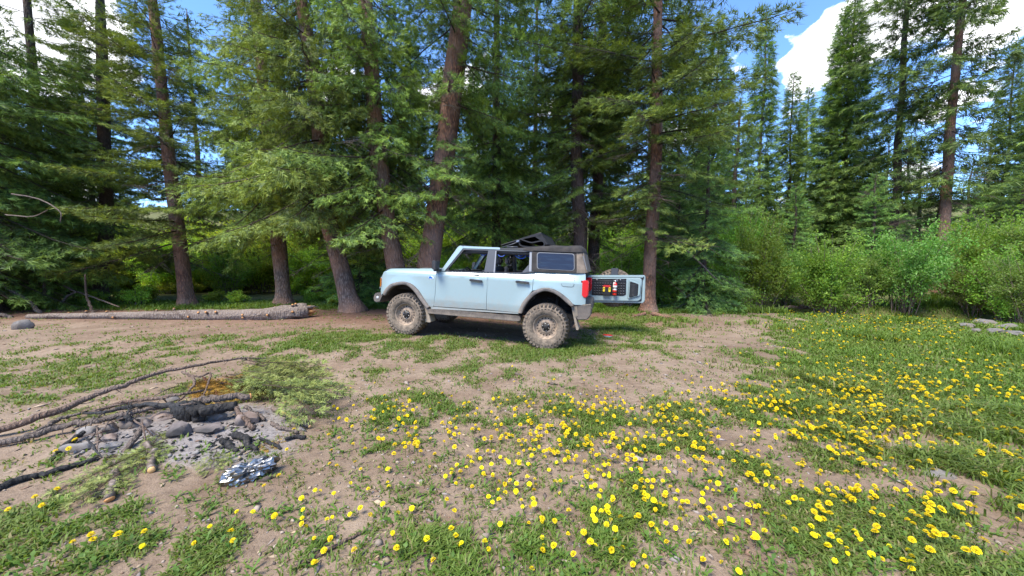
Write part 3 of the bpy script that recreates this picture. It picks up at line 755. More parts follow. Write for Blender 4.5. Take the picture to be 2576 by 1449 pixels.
def fab_build(nt, b):
    N = NT(nt); v = N.coord(); n = N.noise(170, 2, .5, v); n2 = N.noise(5, 5, .6, v); n3 = N.noise(16, 4, .6, v)
    N.l(N.mix(N.ramp(n2, [(.42, (0, 0, 0)), (.72, (1, 1, 1))]), (.022, .020, .020), (.058, .049, .043)), b.inputs['Base Color'])
    N.bump(b, N.math('ADD', N.math('MULTIPLY', n, .15), n3), .35, .012)
M['fabric'] = mat('dusty_black_canvas', rough=.92, build=fab_build)
M['fabric_tan'] = mat('mud_dusted_canvas', rough=.95, build=lambda nt, b: (lambda N: N.l(N.mix(N.ramp(N.noise(6, 6, .65, N.coord()), [(.3, (0, 0, 0)), (.7, (1, 1, 1))]), (.10, .082, .066), (.27, .215, .165)), b.inputs['Base Color']))(NT(nt)))
M['flap_black'] = mat('black_canvas_flap', (.011, .011, .013), .6)
M['glass'] = mat('window_glass', (.8, .85, .85), .02, 0, Transmission_Weight=1.0, IOR=1.02, Alpha=1.0)
M['vinyl'] = mat('clear_vinyl_window', (.016, .018, .028), .12, 0, Specular_IOR_Level=.5, build=lambda nt, b: (lambda N: N.bump(b, N.noise(2.2, 2, .4, N.scale(N.coord(), (1, 1, 3.5))), .5, .06))(NT(nt)))
M['redlens'] = mat('red_lens', (.55, .012, .02), .18, 0, Coat_Weight=.6)
M['reddark'] = mat('dark_red_lens', (.16, .008, .012), .2)
M['amber'] = mat('amber_lens', (.55, .16, .02), .25)
M['lamp'] = mat('lamp_glass', (.7, .7, .72), .1, .3)
def tyre_build(nt, b):
    N = NT(nt); v = N.coord(); n = N.noise(11, 6, .65, v); n2 = N.noise(60, 4, .6, v)
    m = N.math('ADD', n, N.math('MULTIPLY', N.math('SUBTRACT', n2, .5), .5))
    N.l(N.mix(N.ramp(m, [(.3, (0, 0, 0)), (.62, (1, 1, 1))]), (.075, .060, .047), (.235, .182, .133)), b.inputs['Base Color'])
    N.bump(b, n2, .4, .008)
M['tyre'] = mat('muddy_rubber', rough=.95, build=tyre_build)
M['tread'] = mat('tread_rubber', rough=.93, build=lambda nt, b: (lambda N: N.l(N.mix(N.noise(14, 6, .65, N.coord()), (.05, .042, .037), (.20, .16, .12)), b.inputs['Base Color']))(NT(nt)))
M['rim'] = mat('muddy_steel_rim', rough=.75, build=lambda nt, b: (lambda N: N.l(N.mix(N.ramp(N.noise(16, 6, .7, N.coord()), [(.36, (0, 0, 0)), (.6, (1, 1, 1))]), (.15, .115, .088), (.37, .275, .195)), b.inputs['Base Color']))(NT(nt)))
M['hub'] = mat('dark_hub', (.03, .027, .025), .5, .4)
M['steel'] = mat('bare_steel', (.45, .45, .46), .35, 1)
M['seat'] = mat('seat_vinyl', (.035, .036, .042), .5)
M['seat_light'] = mat('seat_insert', (.16, .165, .175), .55)
M['blue_strap'] = mat('blue_strap', (.03, .09, .42), .6)
M['badge'] = mat('blue_badge', (.02, .13, .45), .35)
M['badge_white'] = mat('badge_rim', (.72, .78, .82), .4)
M['ext_red'] = mat('extinguisher_red', (.62, .025, .015), .28, 0, Coat_Weight=.4)
M['white_label'] = mat('white_label', (.72, .70, .66), .6)
M['yellow'] = mat('yellow_plastic', (.75, .55, .03), .5)
M['pouch_red'] = mat('red_nylon', (.40, .015, .02), .8)

def finish(bm, name, parent, m, smooth=True, angle=35):
    me = bpy.data.meshes.new(name)
    bmesh.ops.recalc_face_normals(bm, faces=bm.faces)
    bm.to_mesh(me); bm.free()
    if smooth:
        me.polygons.foreach_set('use_smooth', np.ones(len(me.polygons), bool))
        me.set_sharp_from_angle(angle=R(angle))
    return link(name, me, parent, m)
FA = spline([(-.605, .845), (-.52, .955), (-.36, 1.07), (-.129, 1.127), (.08, 1.10), (.25, .985), (.36, .85), (.45, .73), (.514, .640)], 30)      # front flare, outer edge (s, z)
FI = spline([(-.535, .800), (-.45, .905), (-.30, 1.015), (-.09, 1.062), (.06, 1.035), (.20, .925), (.30, .80), (.39, .69), (.462, .610)], 30)
RA = spline([(2.395, .668), (2.44, .80), (2.52, .945), (2.66, 1.095), (2.86, 1.182), (3.06, 1.168), (3.23, 1.085), (3.36, .985), (3.447, .900)], 30)
RI = spline([(2.475, .668), (2.52, .79), (2.59, .91), (2.715, 1.04), (2.87, 1.117), (3.04, 1.105), (3.19, 1.03), (3.30, .945), (3.392, .872)], 30)
def body_y(s, z):
    y = .945 - .022 * max(0, min(1, (.80 - z) / .16)) - .075 * max(0, z - 1.305) / .15 * (1 if z > 1.305 else 0)
    y -= .13 * max(0, (-.25 - s) / .5) ** 2.2
    y -= .05 * max(0, (s - 3.42) / .25) ** 2
    dmin = min(np.min(np.hypot(FA[:, 0] - s, FA[:, 1] - z)), np.min(np.hypot(RA[:, 0] - s, RA[:, 1] - z)))
    return y + .018 * math.exp(-(dmin / .09) ** 2)
def panel(name, pts, parent, m, side, th=.03, step=.075, inset=0.0, yf=body_y):
    bm = bmesh.new()
    vs = [bm.verts.new((p[0], 0, p[1])) for p in pts]
    bm.faces.new(vs)
    bmesh.ops.triangulate(bm, faces=bm.faces[:], ngon_method='EAR_CLIP')
    s0, s1 = min(p[0] for p in pts), max(p[0] for p in pts); z0, z1 = min(p[1] for p in pts), max(p[1] for p in pts)
    cuts = [('z', z) for z in list(np.arange(z0 + step, z1, step)) + [1.305, .80, .72]] + [('s', s) for s in np.arange(s0 + step, s1, step * 1.5)]
    for k, c in cuts:
        geom = bm.verts[:] + bm.edges[:] + bm.faces[:]
        bmesh.ops.bisect_plane(bm, geom=geom, dist=1e-4, plane_co=(c, 0, 0) if k == 's' else (0, 0, c), plane_no=(1, 0, 0) if k == 's' else (0, 0, 1))
    for v in bm.verts:
        s, z = v.co.x, v.co.z
        v.co = Vector((S0 - s, side * (yf(s, z) - inset), z))
    bd = [e for e in bm.edges if e.is_boundary]
    r = bmesh.ops.extrude_edge_only(bm, edges=bd)
    nv = [g for g in r['geom'] if isinstance(g, bmesh.types.BMVert)]
    for v in nv: v.co.y -= side * th
    return finish(bm, name, parent, m)
def prism(name, pts, y0, y1, parent, m, bev=.006, seg=2, taper=None):
    """extrude an (s,z) outline from y0 to y1"""
    bm = bmesh.new()
    a = [bm.verts.new(L3(p[0], y0, p[1])) for p in pts]; b = [bm.verts.new(L3(p[0], y1, p[1])) for p in pts]
    n = len(pts)
    bm.faces.new(a); bm.faces.new(b[::-1])
    for i in range(n): bm.faces.new((a[i], a[(i + 1) % n], b[(i + 1) % n], b[i]))
    if bev: bmesh.ops.bevel(bm, geom=bm.edges[:], offset=bev, segments=seg, affect='EDGES', clamp_overlap=True)
    return finish(bm, name, parent, m)
def box(name, s0, s1, y0, y1, z0, z1, parent, m, bev=.01, seg=2):
    return prism(name, [(s0, z0), (s1, z0), (s1, z1), (s0, z1)], y0, y1, parent, m, bev, seg)
def bar(name, pts, r, parent, m, sides=8, n=None):
    P = np.array([L3(*p) for p in (spline(pts, n) if n else pts)])
    v, f = tube_geo(P, r, sides)
    return link(name, np_mesh(name, v, f, m, None, True), parent)
def arch(name, O, I, side, parent, m, proud=.055, depth=.10):
    """fender flare: a curved band between outer and inner edge"""
    n = len(O); V = []; 
    for i in range(n):
        o, q = O[i], I[i]; yb = body_y(*o)
        rows = [(o[0], yb - .01, o[1]), (o[0] * .97 + q[0] * .03, yb + proud * .55, o[1] * .97 + q[1] * .03), (o[0] * .7 + q[0] * .3, yb + proud, o[1] * .7 + q[1] * .3),
                (o[0] * .15 + q[0] * .85, yb + proud * 1.05, o[1] * .15 + q[1] * .85), (q[0], yb + proud * .9, q[1]), (q[0], yb - depth, q[1])]
        V += [(S0 - r[0], side * r[1], r[2]) for r in rows]
    k = 6; F = []
    for i in range(n - 1):
        for j in range(k - 1): F.append((i * k + j, i * k + j + 1, (i + 1) * k + j + 1, (i + 1) * k + j))
    bm = bmesh.new(); vs = [bm.verts.new(v) for v in V]
    for f in F: bm.faces.new([vs[i] for i in f])
    bm.faces.new([vs[j] for j in range(k)]); bm.faces.new([vs[(n - 1) * k + j] for j in range(k)])
    return finish(bm, name, parent, m, angle=50)

NOSE = [(-.66, 1.235), (-.615, 1.30), (-.52, 1.335)]
for side in (1, -1):
    # ---- skins
    fen = [(-.685, .80), (-.715, .88), (-.70, 1.12), (-.685, 1.19)] + NOSE + [(-.2, 1.352), (.2, 1.363), (.628, 1.374), (.636, 1.25), (.625, .90), (.604, .70), (.59, .648), (.524, .640)] + [tuple(p) for p in FA[::-1][1:]] 
    fo = panel('front_fender', fen, car, M['paint'], side)
    fd = panel('front_door', [(.644, 1.378), (1.0, 1.388), (1.4, 1.400), (1.752, 1.411), (1.75, 1.33), (1.738, 1.25), (1.733, .675), (.60, .655), (.612, .70), (.633, .90), (.644, 1.25)], car, M['paint'], side)
    rd = panel('rear_door', [(1.761, 1.411), (2.2, 1.424), (2.47, 1.432), (2.55, 1.459), (2.655, 1.463), (2.652, 1.28), (2.648, 1.105)] + [tuple(p) for p in RA if p[0] < 2.62][::-1] + [(1.742, .675), (1.747, 1.25), (1.758, 1.33)], car, M['paint'], side)
    qp = panel('quarter_panel', [(2.664, 1.463), (3.1, 1.475), (3.52, 1.487), (3.60, 1.488), (3.62, 1.47), (3.645, 1.2), (3.652, .925), (3.62, .905), (3.456, .903)] + [tuple(p) for p in RA[::-1] if p[0] > 2.68][1:] + [(2.657, 1.115)], car, M['paint'], side)
    panel('rocker_panel', [(.535, .636), (.60, .643), (2.385, .666), (2.40, .640), (.55, .600)], car, M['paint'], side, step=.3)
    # dark body shell behind the panel gaps
    panel('door_shell', [(.60, 1.35), (2.66, 1.44), (2.62, 1.12), (2.42, .70), (.60, .67)], car, M['black'], side, .02, .3, inset=.034)
    arch('front_flare', FA, FI, side, car, M['flare']); arch('rear_flare', RA, RI, side, car, M['flare'])
    # wheel wells
    for nm, C in (('front_wheel_well', FI), ('rear_wheel_well', RI)):
        V = []; n = len(C)
        for p in C:
            V += [(S0 - p[0], side * .90, p[1]), (S0 - p[0], side * .50, p[1])]
        cen = [(S0 - np.mean(C[:, 0]), side * .50, .66)]
        Fq = np.array([[2 * i, 2 * i + 1, 2 * i + 3, 2 * i + 2] for i in range(n - 1)]); Ft = np.array([[2 * i + 1, 2 * n, 2 * i + 3] for i in range(n - 1)])
        link(nm, np_mesh(nm, np.array(V + cen), [Fq, Ft], M['under']), car)
    # ---- door furniture
    def handle(door, s0, s1, z):
        h = prism('handle', [(s0, z + .024), (s0 + .02, z + .031), (s1 - .02, z + .020), (s1, z + .012), (s1, z - .022), (s1 - .03, z - .026), (s1 - .07, z - .006), (s0 + .07, z + .002), (s0 + .03, z - .014), (s0, z - .010)],
                  side * .955, side * 1.000, door, M['plastic'], .005)
        bm = bmesh.new(); bmesh.ops.create_uvsphere(bm, u_segments=14, v_segments=8, radius=1)
        for v in bm.verts: v.co = Vector(L3((s0 + s1) / 2 + .01 + v.co.x * .075, side * (.948 + .006 * v.co.y), z + .008 + v.co.z * .042))
        finish(bm, 'handle_cup', door, M['paint'])
    handle(fd, 1.385, 1.645, 1.235); handle(rd, 2.325, 2.585, 1.258)
    prism('door_vent_badge', [(1.455, 1.352), (1.56, 1.355), (1.57, 1.343), (1.56, 1.330), (1.455, 1.328), (1.445, 1.34)], side * .915, side * .934, fd, M['plastic'], .004)
    prism('belt_seal', [(.66, 1.394), (1.752, 1.425), (1.752, 1.405), (.66, 1.374)], side * .885, side * .915, fd, M['grey_trim'], .004)
    prism('belt_seal', [(1.761, 1.426), (2.47, 1.447), (2.55, 1.472), (2.655, 1.478), (2.655, 1.458), (2.56, 1.453), (2.48, 1.427), (1.761, 1.406)], side * .880, side * .910, rd, M['grey_trim'], .004)
    # ---- cab side: pillars lean in towards the roof
    def lean_y(s, z): return .915 - max(0, z - 1.40) * .235
    panel('a_pillar', [(.715, 1.375), (.80, 1.380), (1.145, 1.868), (1.145, 1.915), (1.07, 1.920), (1.03, 1.885)], car, M['paint'], side, .05, .12, 0, lean_y)
    panel('a_pillar_trim', [(.80, 1.380), (.925, 1.386), (.885, 1.44), (1.17, 1.830), (1.17, 1.870), (1.145, 1.868)], car, M['black'], side, .05, .12, .008, lean_y)
    panel('roof_rail', [(1.150, 1.872), (1.93, 1.872), (1.93, 1.905), (1.91, 1.912), (1.155, 1.915)], car, M['paint'], side, .06, .2, -.004, lean_y)
    panel('roof_seal', [(1.150, 1.838), (2.60, 1.848), (2.60, 1.869), (1.150, 1.868)], car, M['grey_trim'], side, .05, .3, .004, lean_y)
    panel('rear_roof_rail', [(1.935, 1.872), (2.62, 1.874), (2.62, 1.915), (1.935, 1.905)], car, M['black'], side, .06, .3, -.002, lean_y)
    panel('b_pillar', [(1.655, 1.405), (1.848, 1.41), (1.838, 1.845), (1.690, 1.842), (1.672, 1.62)], car, M['grey_trim'], side, .05, .12, .004, lean_y)
    panel('b_pillar_seal', [(1.851, 1.41), (1.878, 1.411), (1.862, 1.845), (1.841, 1.845)], car, M['chrome_trim'], side, .03, .12, .0, lean_y)
    panel('c_pillar', [(2.555, 1.462), (2.605, 1.466), (2.578, 1.85), (2.535, 1.85)], car, M['chrome_trim'], side, .05, .12, 0, lean_y)
    panel('corner_trim', [(2.41, 1.43), (2.55, 1.458), (2.538, 1.60)], car, M['grey_trim'], side, .02, .12, .006, lean_y)
    # ---- soft top side
    def st_y(s, z): return .905 - max(0, z - 1.46) * .20 - .05 * max(0, (s - 3.40) / .2) ** 2
    ring_o = [(2.61, 1.468), (3.1, 1.480), (3.455, 1.490), (3.425, 1.875), (3.0, 1.878), (2.585, 1.872)]
    panel('soft_top_side', ring_o, car, M['fabric'], side, .02, .1, 0, st_y)
    def rr(x0, z0, x1, z1, sl, r=.035, n=5):
        o = []
        for cx, cz, a0 in ((x1 - r, z1 - r, 0), (x0 + r, z1 - r, 90), (x0 + r, z0 + r, 180), (x1 - r, z0 + r, 270)):
            for k in range(n): a = R(a0 + 90 * k / (n - 1)); o.append((cx + r * math.cos(a) + sl * (cz - z0), cz + r * math.sin(a)))
        return o
    panel('window_welt', rr(2.708, 1.527, 3.420, 1.847, -.09, .05), car, M['seat_light'], side, .006, .2, -.006, st_y)
    panel('vinyl_window', rr(2.722, 1.540, 3.406, 1.834, -.09, .042), car, M['vinyl'], side, .006, .1, -.012, st_y)
    panel('soft_top_corner', [(3.460, 1.490), (3.60, 1.492), (3.625, 1.50), (3.525, 1.872), (3.430, 1.875)], car, M['fabric_tan'], side, .03, .1, -.002, st_y)
    # ---- lamps, fuel door, bumpers
    tl = prism('tail_light', [(3.56, 1.345), (3.585, 1.362), (3.672, 1.365), (3.692, 1.34), (3.695, 1.08), (3.655, 1.035), (3.60, 1.045), (3.565, 1.085)], side * .70, side * .932, car, M['redlens'], .016, 3)
    prism('lens_edge', [(3.550, 1.352), (3.572, 1.356), (3.574, 1.075), (3.556, 1.08)], side * .75, side * .925, tl, M['reddark'], .004)
    if side == 1:
        fpts = [(p[0], p[1]) for p in rr(3.198, 1.225, 3.428, 1.402, 0, .045)]
        P = np.array([L3(p[0], body_y(*p) + .001, p[1]) for p in fpts + fpts[:1]])
        v, f = tube_geo(P, .0032, 4, False); link('fuel_door_seam', np_mesh('fuel_door_seam', v, f, M['black']), qp)
        panel('fuel_door', rr(3.204, 1.231, 3.422, 1.396, 0, .04), qp, M['paint'], side, .004, .06, -.003)
    # step
    prism('side_step', [(.455, .580), (.47, .600), (2.42, .606), (2.452, .580), (2.452, .515), (2.40, .500), (.50, .500), (.47, .53)], side * .80, side * .985, car, M['step'], .014)
    # mud flaps
    prism('mud_flap', [(.335, .80), (.42, .74), (.475, .62), (.56, .33), (.535, .315), (.385, .318), (.37, .40), (.345, .62)], side * .74, side * .965, car, M['mudflap'], .006)
    prism('mud_flap', [(3.395, .88), (3.42, .88), (3.565, .45), (3.545, .43), (3.515, .435)], side * .66, side * .95, car, M['mudflap'], .004)
    # mirror
    mr = prism('mirror', [(.648, 1.425), (.645, 1.585), (.66, 1.600), (.725, 1.598), (.738, 1.57), (.735, 1.42), (.70, 1.405)], side * .985, side * 1.16, car, M['plastic'], .022, 3)
    prism('mirror_arm', [(.62, 1.378), (.74, 1.383), (.74, 1.42), (.64, 1.415)], side * .86, side * 1.06, mr, M['plastic'], .012)
    # head lamp end and amber marker
    prism('headlamp', [(-.735, 1.015), (-.69, 1.03), (-.69, 1.20), (-.735, 1.205)], side * .50, side * .83, car, M['lamp'], .02)
    prism('amber_marker', [(-.722, .97), (-.693, .985), (-.690, 1.165), (-.715, 1.165)], side * .815, side * .862, car, M['amber'], .008)
    # badge on the front fender: white rim, blue bucking-horse silhouette
    by_ = body_y(.53, 1.24)
    if side == 1:
        hp = [(.478, 1.232), (.486, 1.255), (.500, 1.270), (.520, 1.272), (.536, 1.262), (.548, 1.250), (.552, 1.262), (.560, 1.252), (.558, 1.236), (.575, 1.220), (.560, 1.222), (.545, 1.228), (.538, 1.218), (.528, 1.226), (.508, 1.228), (.498, 1.216), (.492, 1.226)]
        bdg = prism('horse_badge', [(p[0], p[1]) for p in hp], by_ - .004, by_ + .007, fo, M['badge'], 0)
        prism('badge_rim', [(.53 + .058 * math.cos(a) , 1.243 + .034 * math.sin(a)) for a in np.linspace(0, 2 * math.pi, 20, endpoint=False)], by_ - .004, by_ + .003, bdg, M['badge_white'], 0)

# ---- hood, cowl, nose
def strip(name, sts, ys, zf, parent, m, th=.02):
    bm = bmesh.new(); g = [[bm.verts.new(L3(s, y * wf(s), zf(s, y))) for y in ys] for s in sts]
    for i in range(len(sts) - 1):
        for j in range(len(ys) - 1): bm.faces.new((g[i][j], g[i + 1][j], g[i + 1][j + 1], g[i][j + 1]))
    bd = [e for e in bm.edges if e.is_boundary]
    r = bmesh.ops.extrude_edge_only(bm, edges=bd)
    for v in [q for q in r['geom'] if isinstance(q, bmesh.types.BMVert)]: v.co.z -= th
    return finish(bm, name, parent, m)
def wf(s): return 1 - .13 * max(0, (-.25 - s) / .5) ** 2.2
def hood_z(s, y):
    base = np.interp(s, [-.70, -.64, -.52, 0, .62], [1.235, 1.325, 1.365, 1.39, 1.415])
    a = abs(y)
    return base - (.012 if a < .45 else 0) + (.012 if .5 < a < .82 else 0) - .035 * max(0, (a - .8) / .07) ** 2
strip('hood', np.linspace(-.70, .60, 16), [-.868, -.84, -.8, -.72, -.55, -.48, -.42, 0, .42, .48, .55, .72, .8, .84, .868], hood_z, car, M['paint'], .03)
bar('hood_edge_trim', [(-.70, -.70, 1.255), (-.62, -.72, 1.352), (-.56, 0, 1.385), (-.62, .72, 1.352), (-.70, .70, 1.255)], .013, car, M['black'], 6, 24)
strip('cowl', [.60, .66, .74], [-.88, -.5, 0, .5, .88], lambda s, y: 1.40 + (s - .6) * .1, car, M['black'], .03)
box('grille', -.725, -.66, -.83, .83, .97, 1.235, car, M['black'], .02)
for k in range(5): box('grille_bar', -.738, -.72, -.5, .5, 1.02 + k * .042, 1.04 + k * .042, car, M['plastic'], .004)
box('nose_core', -.66, .62, -.80, .80, .95, 1.31, car, M['under'], .02)
# front bumper: centre beam, wing end, hoop, fog lamp, tow loop
fb = prism('front_bumper', [(-.90, .705), (-.88, .80), (-.83, .835), (-.63, .832), (-.625, .79), (-.70, .775), (-.72, .65), (-.80, .62), (-.88, .64)], -.84, .84, car, M['plastic'], .015)
bar('bumper_hoop', [(-.86, -.45, .82), (-.88, -.42, 1.0), (-.88, 0, 1.02), (-.88, .42, 1.0), (-.86, .45, .82)], .026, fb, M['plastic'], 8, 20)
for side in (1, -1):
    bm = bmesh.new(); bmesh.ops.create_cone(bm, cap_ends=True, segments=16, radius1=.036, radius2=.046, depth=.07)
    for v in bm.verts: c = v.co.copy(); v.co = Vector(L3(-.80 - c.z, side * .66 + c.x, .925 + c.y))
    sl_ = finish(bm, 'spot_lamp', fb, M['black'])
    bm = bmesh.new(); bmesh.ops.create_cone(bm, cap_ends=True, segments=16, radius1=.036, radius2=.036, depth=.012)
    for v in bm.verts: c = v.co.copy(); v.co = Vector(L3(-.838 - c.z, side * .66 + c.x, .925 + c.y))
    finish(bm, 'spot_lamp_glass', sl_, M['lamp'])
    bar('tow_loop', [(-.88, side * .52, .69), (-.99, side * .52, .70), (-.99, side * .58, .70), (-.88, side * .58, .69)], .014, fb, M['steel'], 6, 12)
    bm = bmesh.new(); bmesh.ops.create_uvsphere(bm, u_segments=10, v_segments=8, radius=.032)
    for v in bm.verts: v.co = Vector(L3(-.79 + v.co.x, side * .835 + v.co.y * .5, .735 + v.co.z))
    finish(bm, 'fog_lamp', fb, M['lamp'])
prism('skid_plate', [(-.80, .64), (-.70, .68), (-.30, .48), (-.36, .43)], -.45, .45, car, M['under'], .01)
# rear bumper
rbp = prism('rear_bumper', [(3.40, .885), (3.62, .900), (3.74, .905), (3.768, .885), (3.765, .72), (3.70, .635), (3.52, .615), (3.47, .68)], -.93, .93, car, M['plastic'], .022, 3)
prism('bumper_top', [(3.42, .903), (3.62, .916), (3.745, .918), (3.76, .906), (3.60, .896), (3.42, .890)], -.92, .92, rbp, M['mudflap'], .004)
prism('bumper_mud', [(3.405, .885), (3.50, .890), (3.53, .70), (3.49, .67)], .925, .938, rbp, M['mudflap'], .003)
for side in (1, -1):
    box('bumper_pocket', 3.735, 3.775, side * .70, side * .82, .73, .82, rbp, M['black'], .01)
# windshield
ws = bmesh.new()
A = [(.76, -.84, 1.41), (.76, .84, 1.41), (1.075, .745, 1.875), (1.075, -.745, 1.875)]
vs = [ws.verts.new(L3(*p)) for p in A]; ws.faces.new(vs); finish(ws, 'windshield', car, M['glass'], False)
prism('windshield_header', [(1.035, 1.868), (1.15, 1.862), (1.155, 1.905), (1.075, 1.925), (1.045, 1.905)], -.79, .79, car, M['paint'], .012)
prism('header_cap', [(1.09, 1.922), (1.20, 1.905), (1.21, 1.925), (1.11, 1.945)], -.76, .76, car, M['plastic'], .006)
# ---- inside
box('cabin_floor', .62, 3.55, -.80, .80, .60, .70, car, M['under'], .01)
prism('dashboard', [(.74, 1.10), (.74, 1.405), (.90, 1.425), (1.05, 1.40), (1.08, 1.25), (1.0, 1.10)], -.82, .82, car, M['black'], .03)
prism('instrument_hood', [(.92, 1.41), (1.06, 1.43), (1.08, 1.39), (1.05, 1.36), (.92, 1.36)], .18, .60, car, M['seat'], .012)
th = np.linspace(0, 2 * np.pi, 29)
c0 = np.array([1.16, .38, 1.30]); tl_ = R(24)
rimp = [(c0[0] - math.cos(tl_) * 0 + math.sin(tl_) * .185 * math.sin(a) * 1.0 * -1 * -1 * .0 + .185 * math.sin(a) * math.sin(-tl_) , c0[1] + .185 * math.cos(a), c0[2] + .185 * math.sin(a) * math.cos(tl_)) for a in th]
sw = bar('steering_wheel', rimp, .016, car, M['black'], 8)
box('wheel_hub', 1.10, 1.17, .33, .43, 1.26, 1.34, sw, M['black'], .015)
bar('wheel_spoke', [(1.15, .21, 1.30), (1.14, .38, 1.29), (1.15, .55, 1.30)], .014, sw, M['seat'], 6)
def seat(name, s, y, w, label=None):
    st = prism(name, [(s - .42, 1.00), (s - .40, 1.06), (s - .05, 1.04), (s + .02, 1.08), (s + .13, 1.52), (s + .19, 1.545), (s + .25, 1.52), (s + .20, 1.10), (s + .12, .88), (s - .38, .86)], y - w, y + w, car, M['seat'], .04, 3)
    prism('seat_bolster', [(s - .02, 1.12), (s + .075, 1.50), (s + .10, 1.50), (s + .02, 1.10)], y - w * .62, y + w * .62, st, M['seat_light'], .008)
    prism('headrest', [(s + .13, 1.565), (s + .115, 1.66), (s + .14, 1.735), (s + .20, 1.745), (s + .245, 1.70), (s + .235, 1.575)], y - .13, y + .13, st, M['seat'], .035, 3)
    for q in (-.05, .05): bar('headrest_post', [(s + .19, y + q, 1.50), (s + .19, y + q, 1.60)], .008, st, M['steel'], 6)
for y in (.38, -.38):
    seat('front_seat', 1.62, y, .25)
for y in (.42, -.42):
    seat('rear_seat', 2.50, y, .27)
# roll cage
for side in (1, -1):
    bar('roll_bar', [(1.12, side * .70, 1.80), (1.4, side * .70, 1.815), (2.0, side * .70, 1.82), (2.6, side * .70, 1.82), (3.35, side * .68, 1.82)], .042, car, M['grey_trim'], 10)
    bar('roll_bar', [(1.78, side * .76, 1.10), (1.77, side * .75, 1.45), (1.76, side * .71, 1.81)], .036, car, M['black'], 8)
    bar('roll_bar', [(3.0, side * .76, 1.15), (2.68, side * .74, 1.50), (2.60, side * .71, 1.81)], .036, car, M['black'], 8)
    bar('grab_strap', [(1.45, side * .66, 1.80), (1.50, side * .65, 1.755), (1.58, side * .65, 1.755), (1.63, side * .66, 1.80)], .011, car, M['blue_strap'], 6, 12)
    bar('grab_strap', [(2.19, side * .66, 1.79), (2.26, side * .65, 1.735), (2.33, side * .64, 1.715), (2.40, side * .65, 1.735), (2.44, side * .66, 1.79)], .012, car, M['blue_strap'], 6, 14)
    bar('grab_strap', [(1.92, side * .68, 1.83), (2.0, side * .66, 1.775), (2.10, side * .68, 1.83)], .010, car, M['blue_strap'], 6, 12)
for s in (1.14, 1.77, 2.60): bar('cross_bar', [(s, -.70, 1.815), (s, .70, 1.815)], .036, car, M['grey_trim'], 8)
prism('rear_view_mirror', [(.985, 1.735), (.98, 1.785), (1.01, 1.79), (1.015, 1.735)], -.05, .22, car, M['plastic'], .008)
# ---- soft top: roof, back, folded front flap
def st_roof(name, stations, parent, m):
    """stations: (s, z_edge, z_top, half width)"""
    bm = bmesh.new(); g = []
    rw_ = rs(3)
    for s, ze, zt, w in stations:
        row = []
        for j, a in enumerate(np.linspace(0, math.pi, 19)):
            y = math.cos(a); yy = math.copysign(abs(y) ** .55, y) * w
            z = ze + (zt - ze) * (math.sin(a) ** .42 if 0 < j < 18 else 0) + (rw_.normal() * .004 if 0 < j < 18 else 0)
            row.append(bm.verts.new(L3(s, yy, z)))
        g.append(row)
    for i in range(len(g) - 1):
        for j in range(18): bm.faces.new((g[i][j], g[i + 1][j], g[i + 1][j + 1], g[i][j + 1]))
    bm.faces.new(g[0]); bm.faces.new(g[-1][::-1])
    return finish(bm, name, parent, m, angle=45)
stp = st_roof('soft_top_roof', [(2.20, 1.885, 1.925, .775), (2.36, 1.872, 1.945, .80), (2.60, 1.858, 1.985, .832), (2.75, 1.862, 1.99, .836), (2.95, 1.860, 2.002, .838), (3.2, 1.862, 2.008, .838), (3.40, 1.862, 2.018, .835), (3.47, 1.862, 2.022, .83), (3.525, 1.862, 1.99, .815), (3.56, 1.868, 1.91, .79)], car, M['fabric'])
bar('soft_top_seam', [(2.60, .835, 1.872), (3.0, .84, 1.872), (3.45, .838, 1.872), (3.55, .80, 1.876)], .007, stp, M['flap_black'], 5)
prism('soft_top_back', [(3.53, 1.875), (3.56, 1.875), (3.655, 1.500), (3.620, 1.495)], -.80, .80, car, M['fabric_tan'], .008)
prism('pale_back_strip', [(3.545, 1.80), (3.562, 1.82), (3.648, 1.545), (3.625, 1.56)], .795, .812, car, M['seat_light'], .002)
fl = prism('folded_roof_flap', [(1.915, 1.965), (1.925, 1.952), (2.42, 2.105), (2.60, 2.155), (2.74, 2.150), (2.725, 2.238), (2.55, 2.185)], -.74, .74, car, M['flap_black'], .008)
fold = spline([(2.30, 2.03), (2.34, 1.965), (2.50, 1.945), (2.66, 1.948), (2.78, 1.968), (2.805, 2.02), (2.76, 2.068), (2.66, 2.055), (2.56, 2.03), (2.46, 2.05), (2.38, 2.075), (2.34, 2.085)], 34)
ou = []; inn = []
for i, p in enumerate(fold):
    t = fold[min(i + 1, 33)] - fold[max(i - 1, 0)]; t /= np.linalg.norm(t); nn_ = np.array([-t[1], t[0]]); ou.append(tuple(p + nn_ * .012)); inn.append(tuple(p - nn_ * .012))
prism('canvas_fold', ou + inn[::-1], -.755, .755, fl, M['flap_black'], 0)
prism('canvas_fold', [(2.60, 2.14), (2.735, 2.215), (2.80, 2.10), (2.89, 2.005), (2.80, 1.985), (2.795, 2.06), (2.70, 2.09)], -.73, .74, fl, M['flap_black'], .01)
for side in (1, -1):
    y = side * .76
    bar('roof_link', [(1.96, y, 1.918), (2.16, y, 1.985), (2.32, y, 2.05)], .011, fl, M['grey_trim'], 6)
    bar('roof_link', [(2.06, y, 1.925), (2.28, y, 1.935)], .016, fl, M['grey_trim'], 6)
    prism('roof_latch', [(2.24, 2.055), (2.30, 2.07), (2.31, 2.045), (2.25, 2.03)], y - .012, y + .014, fl, M['steel'], .004)
    prism('roof_latch', [(2.22, 1.895), (2.28, 1.90), (2.285, 1.878), (2.225, 1.872)], y + side * .012, y + side * .04, fl, M['steel'], .004)
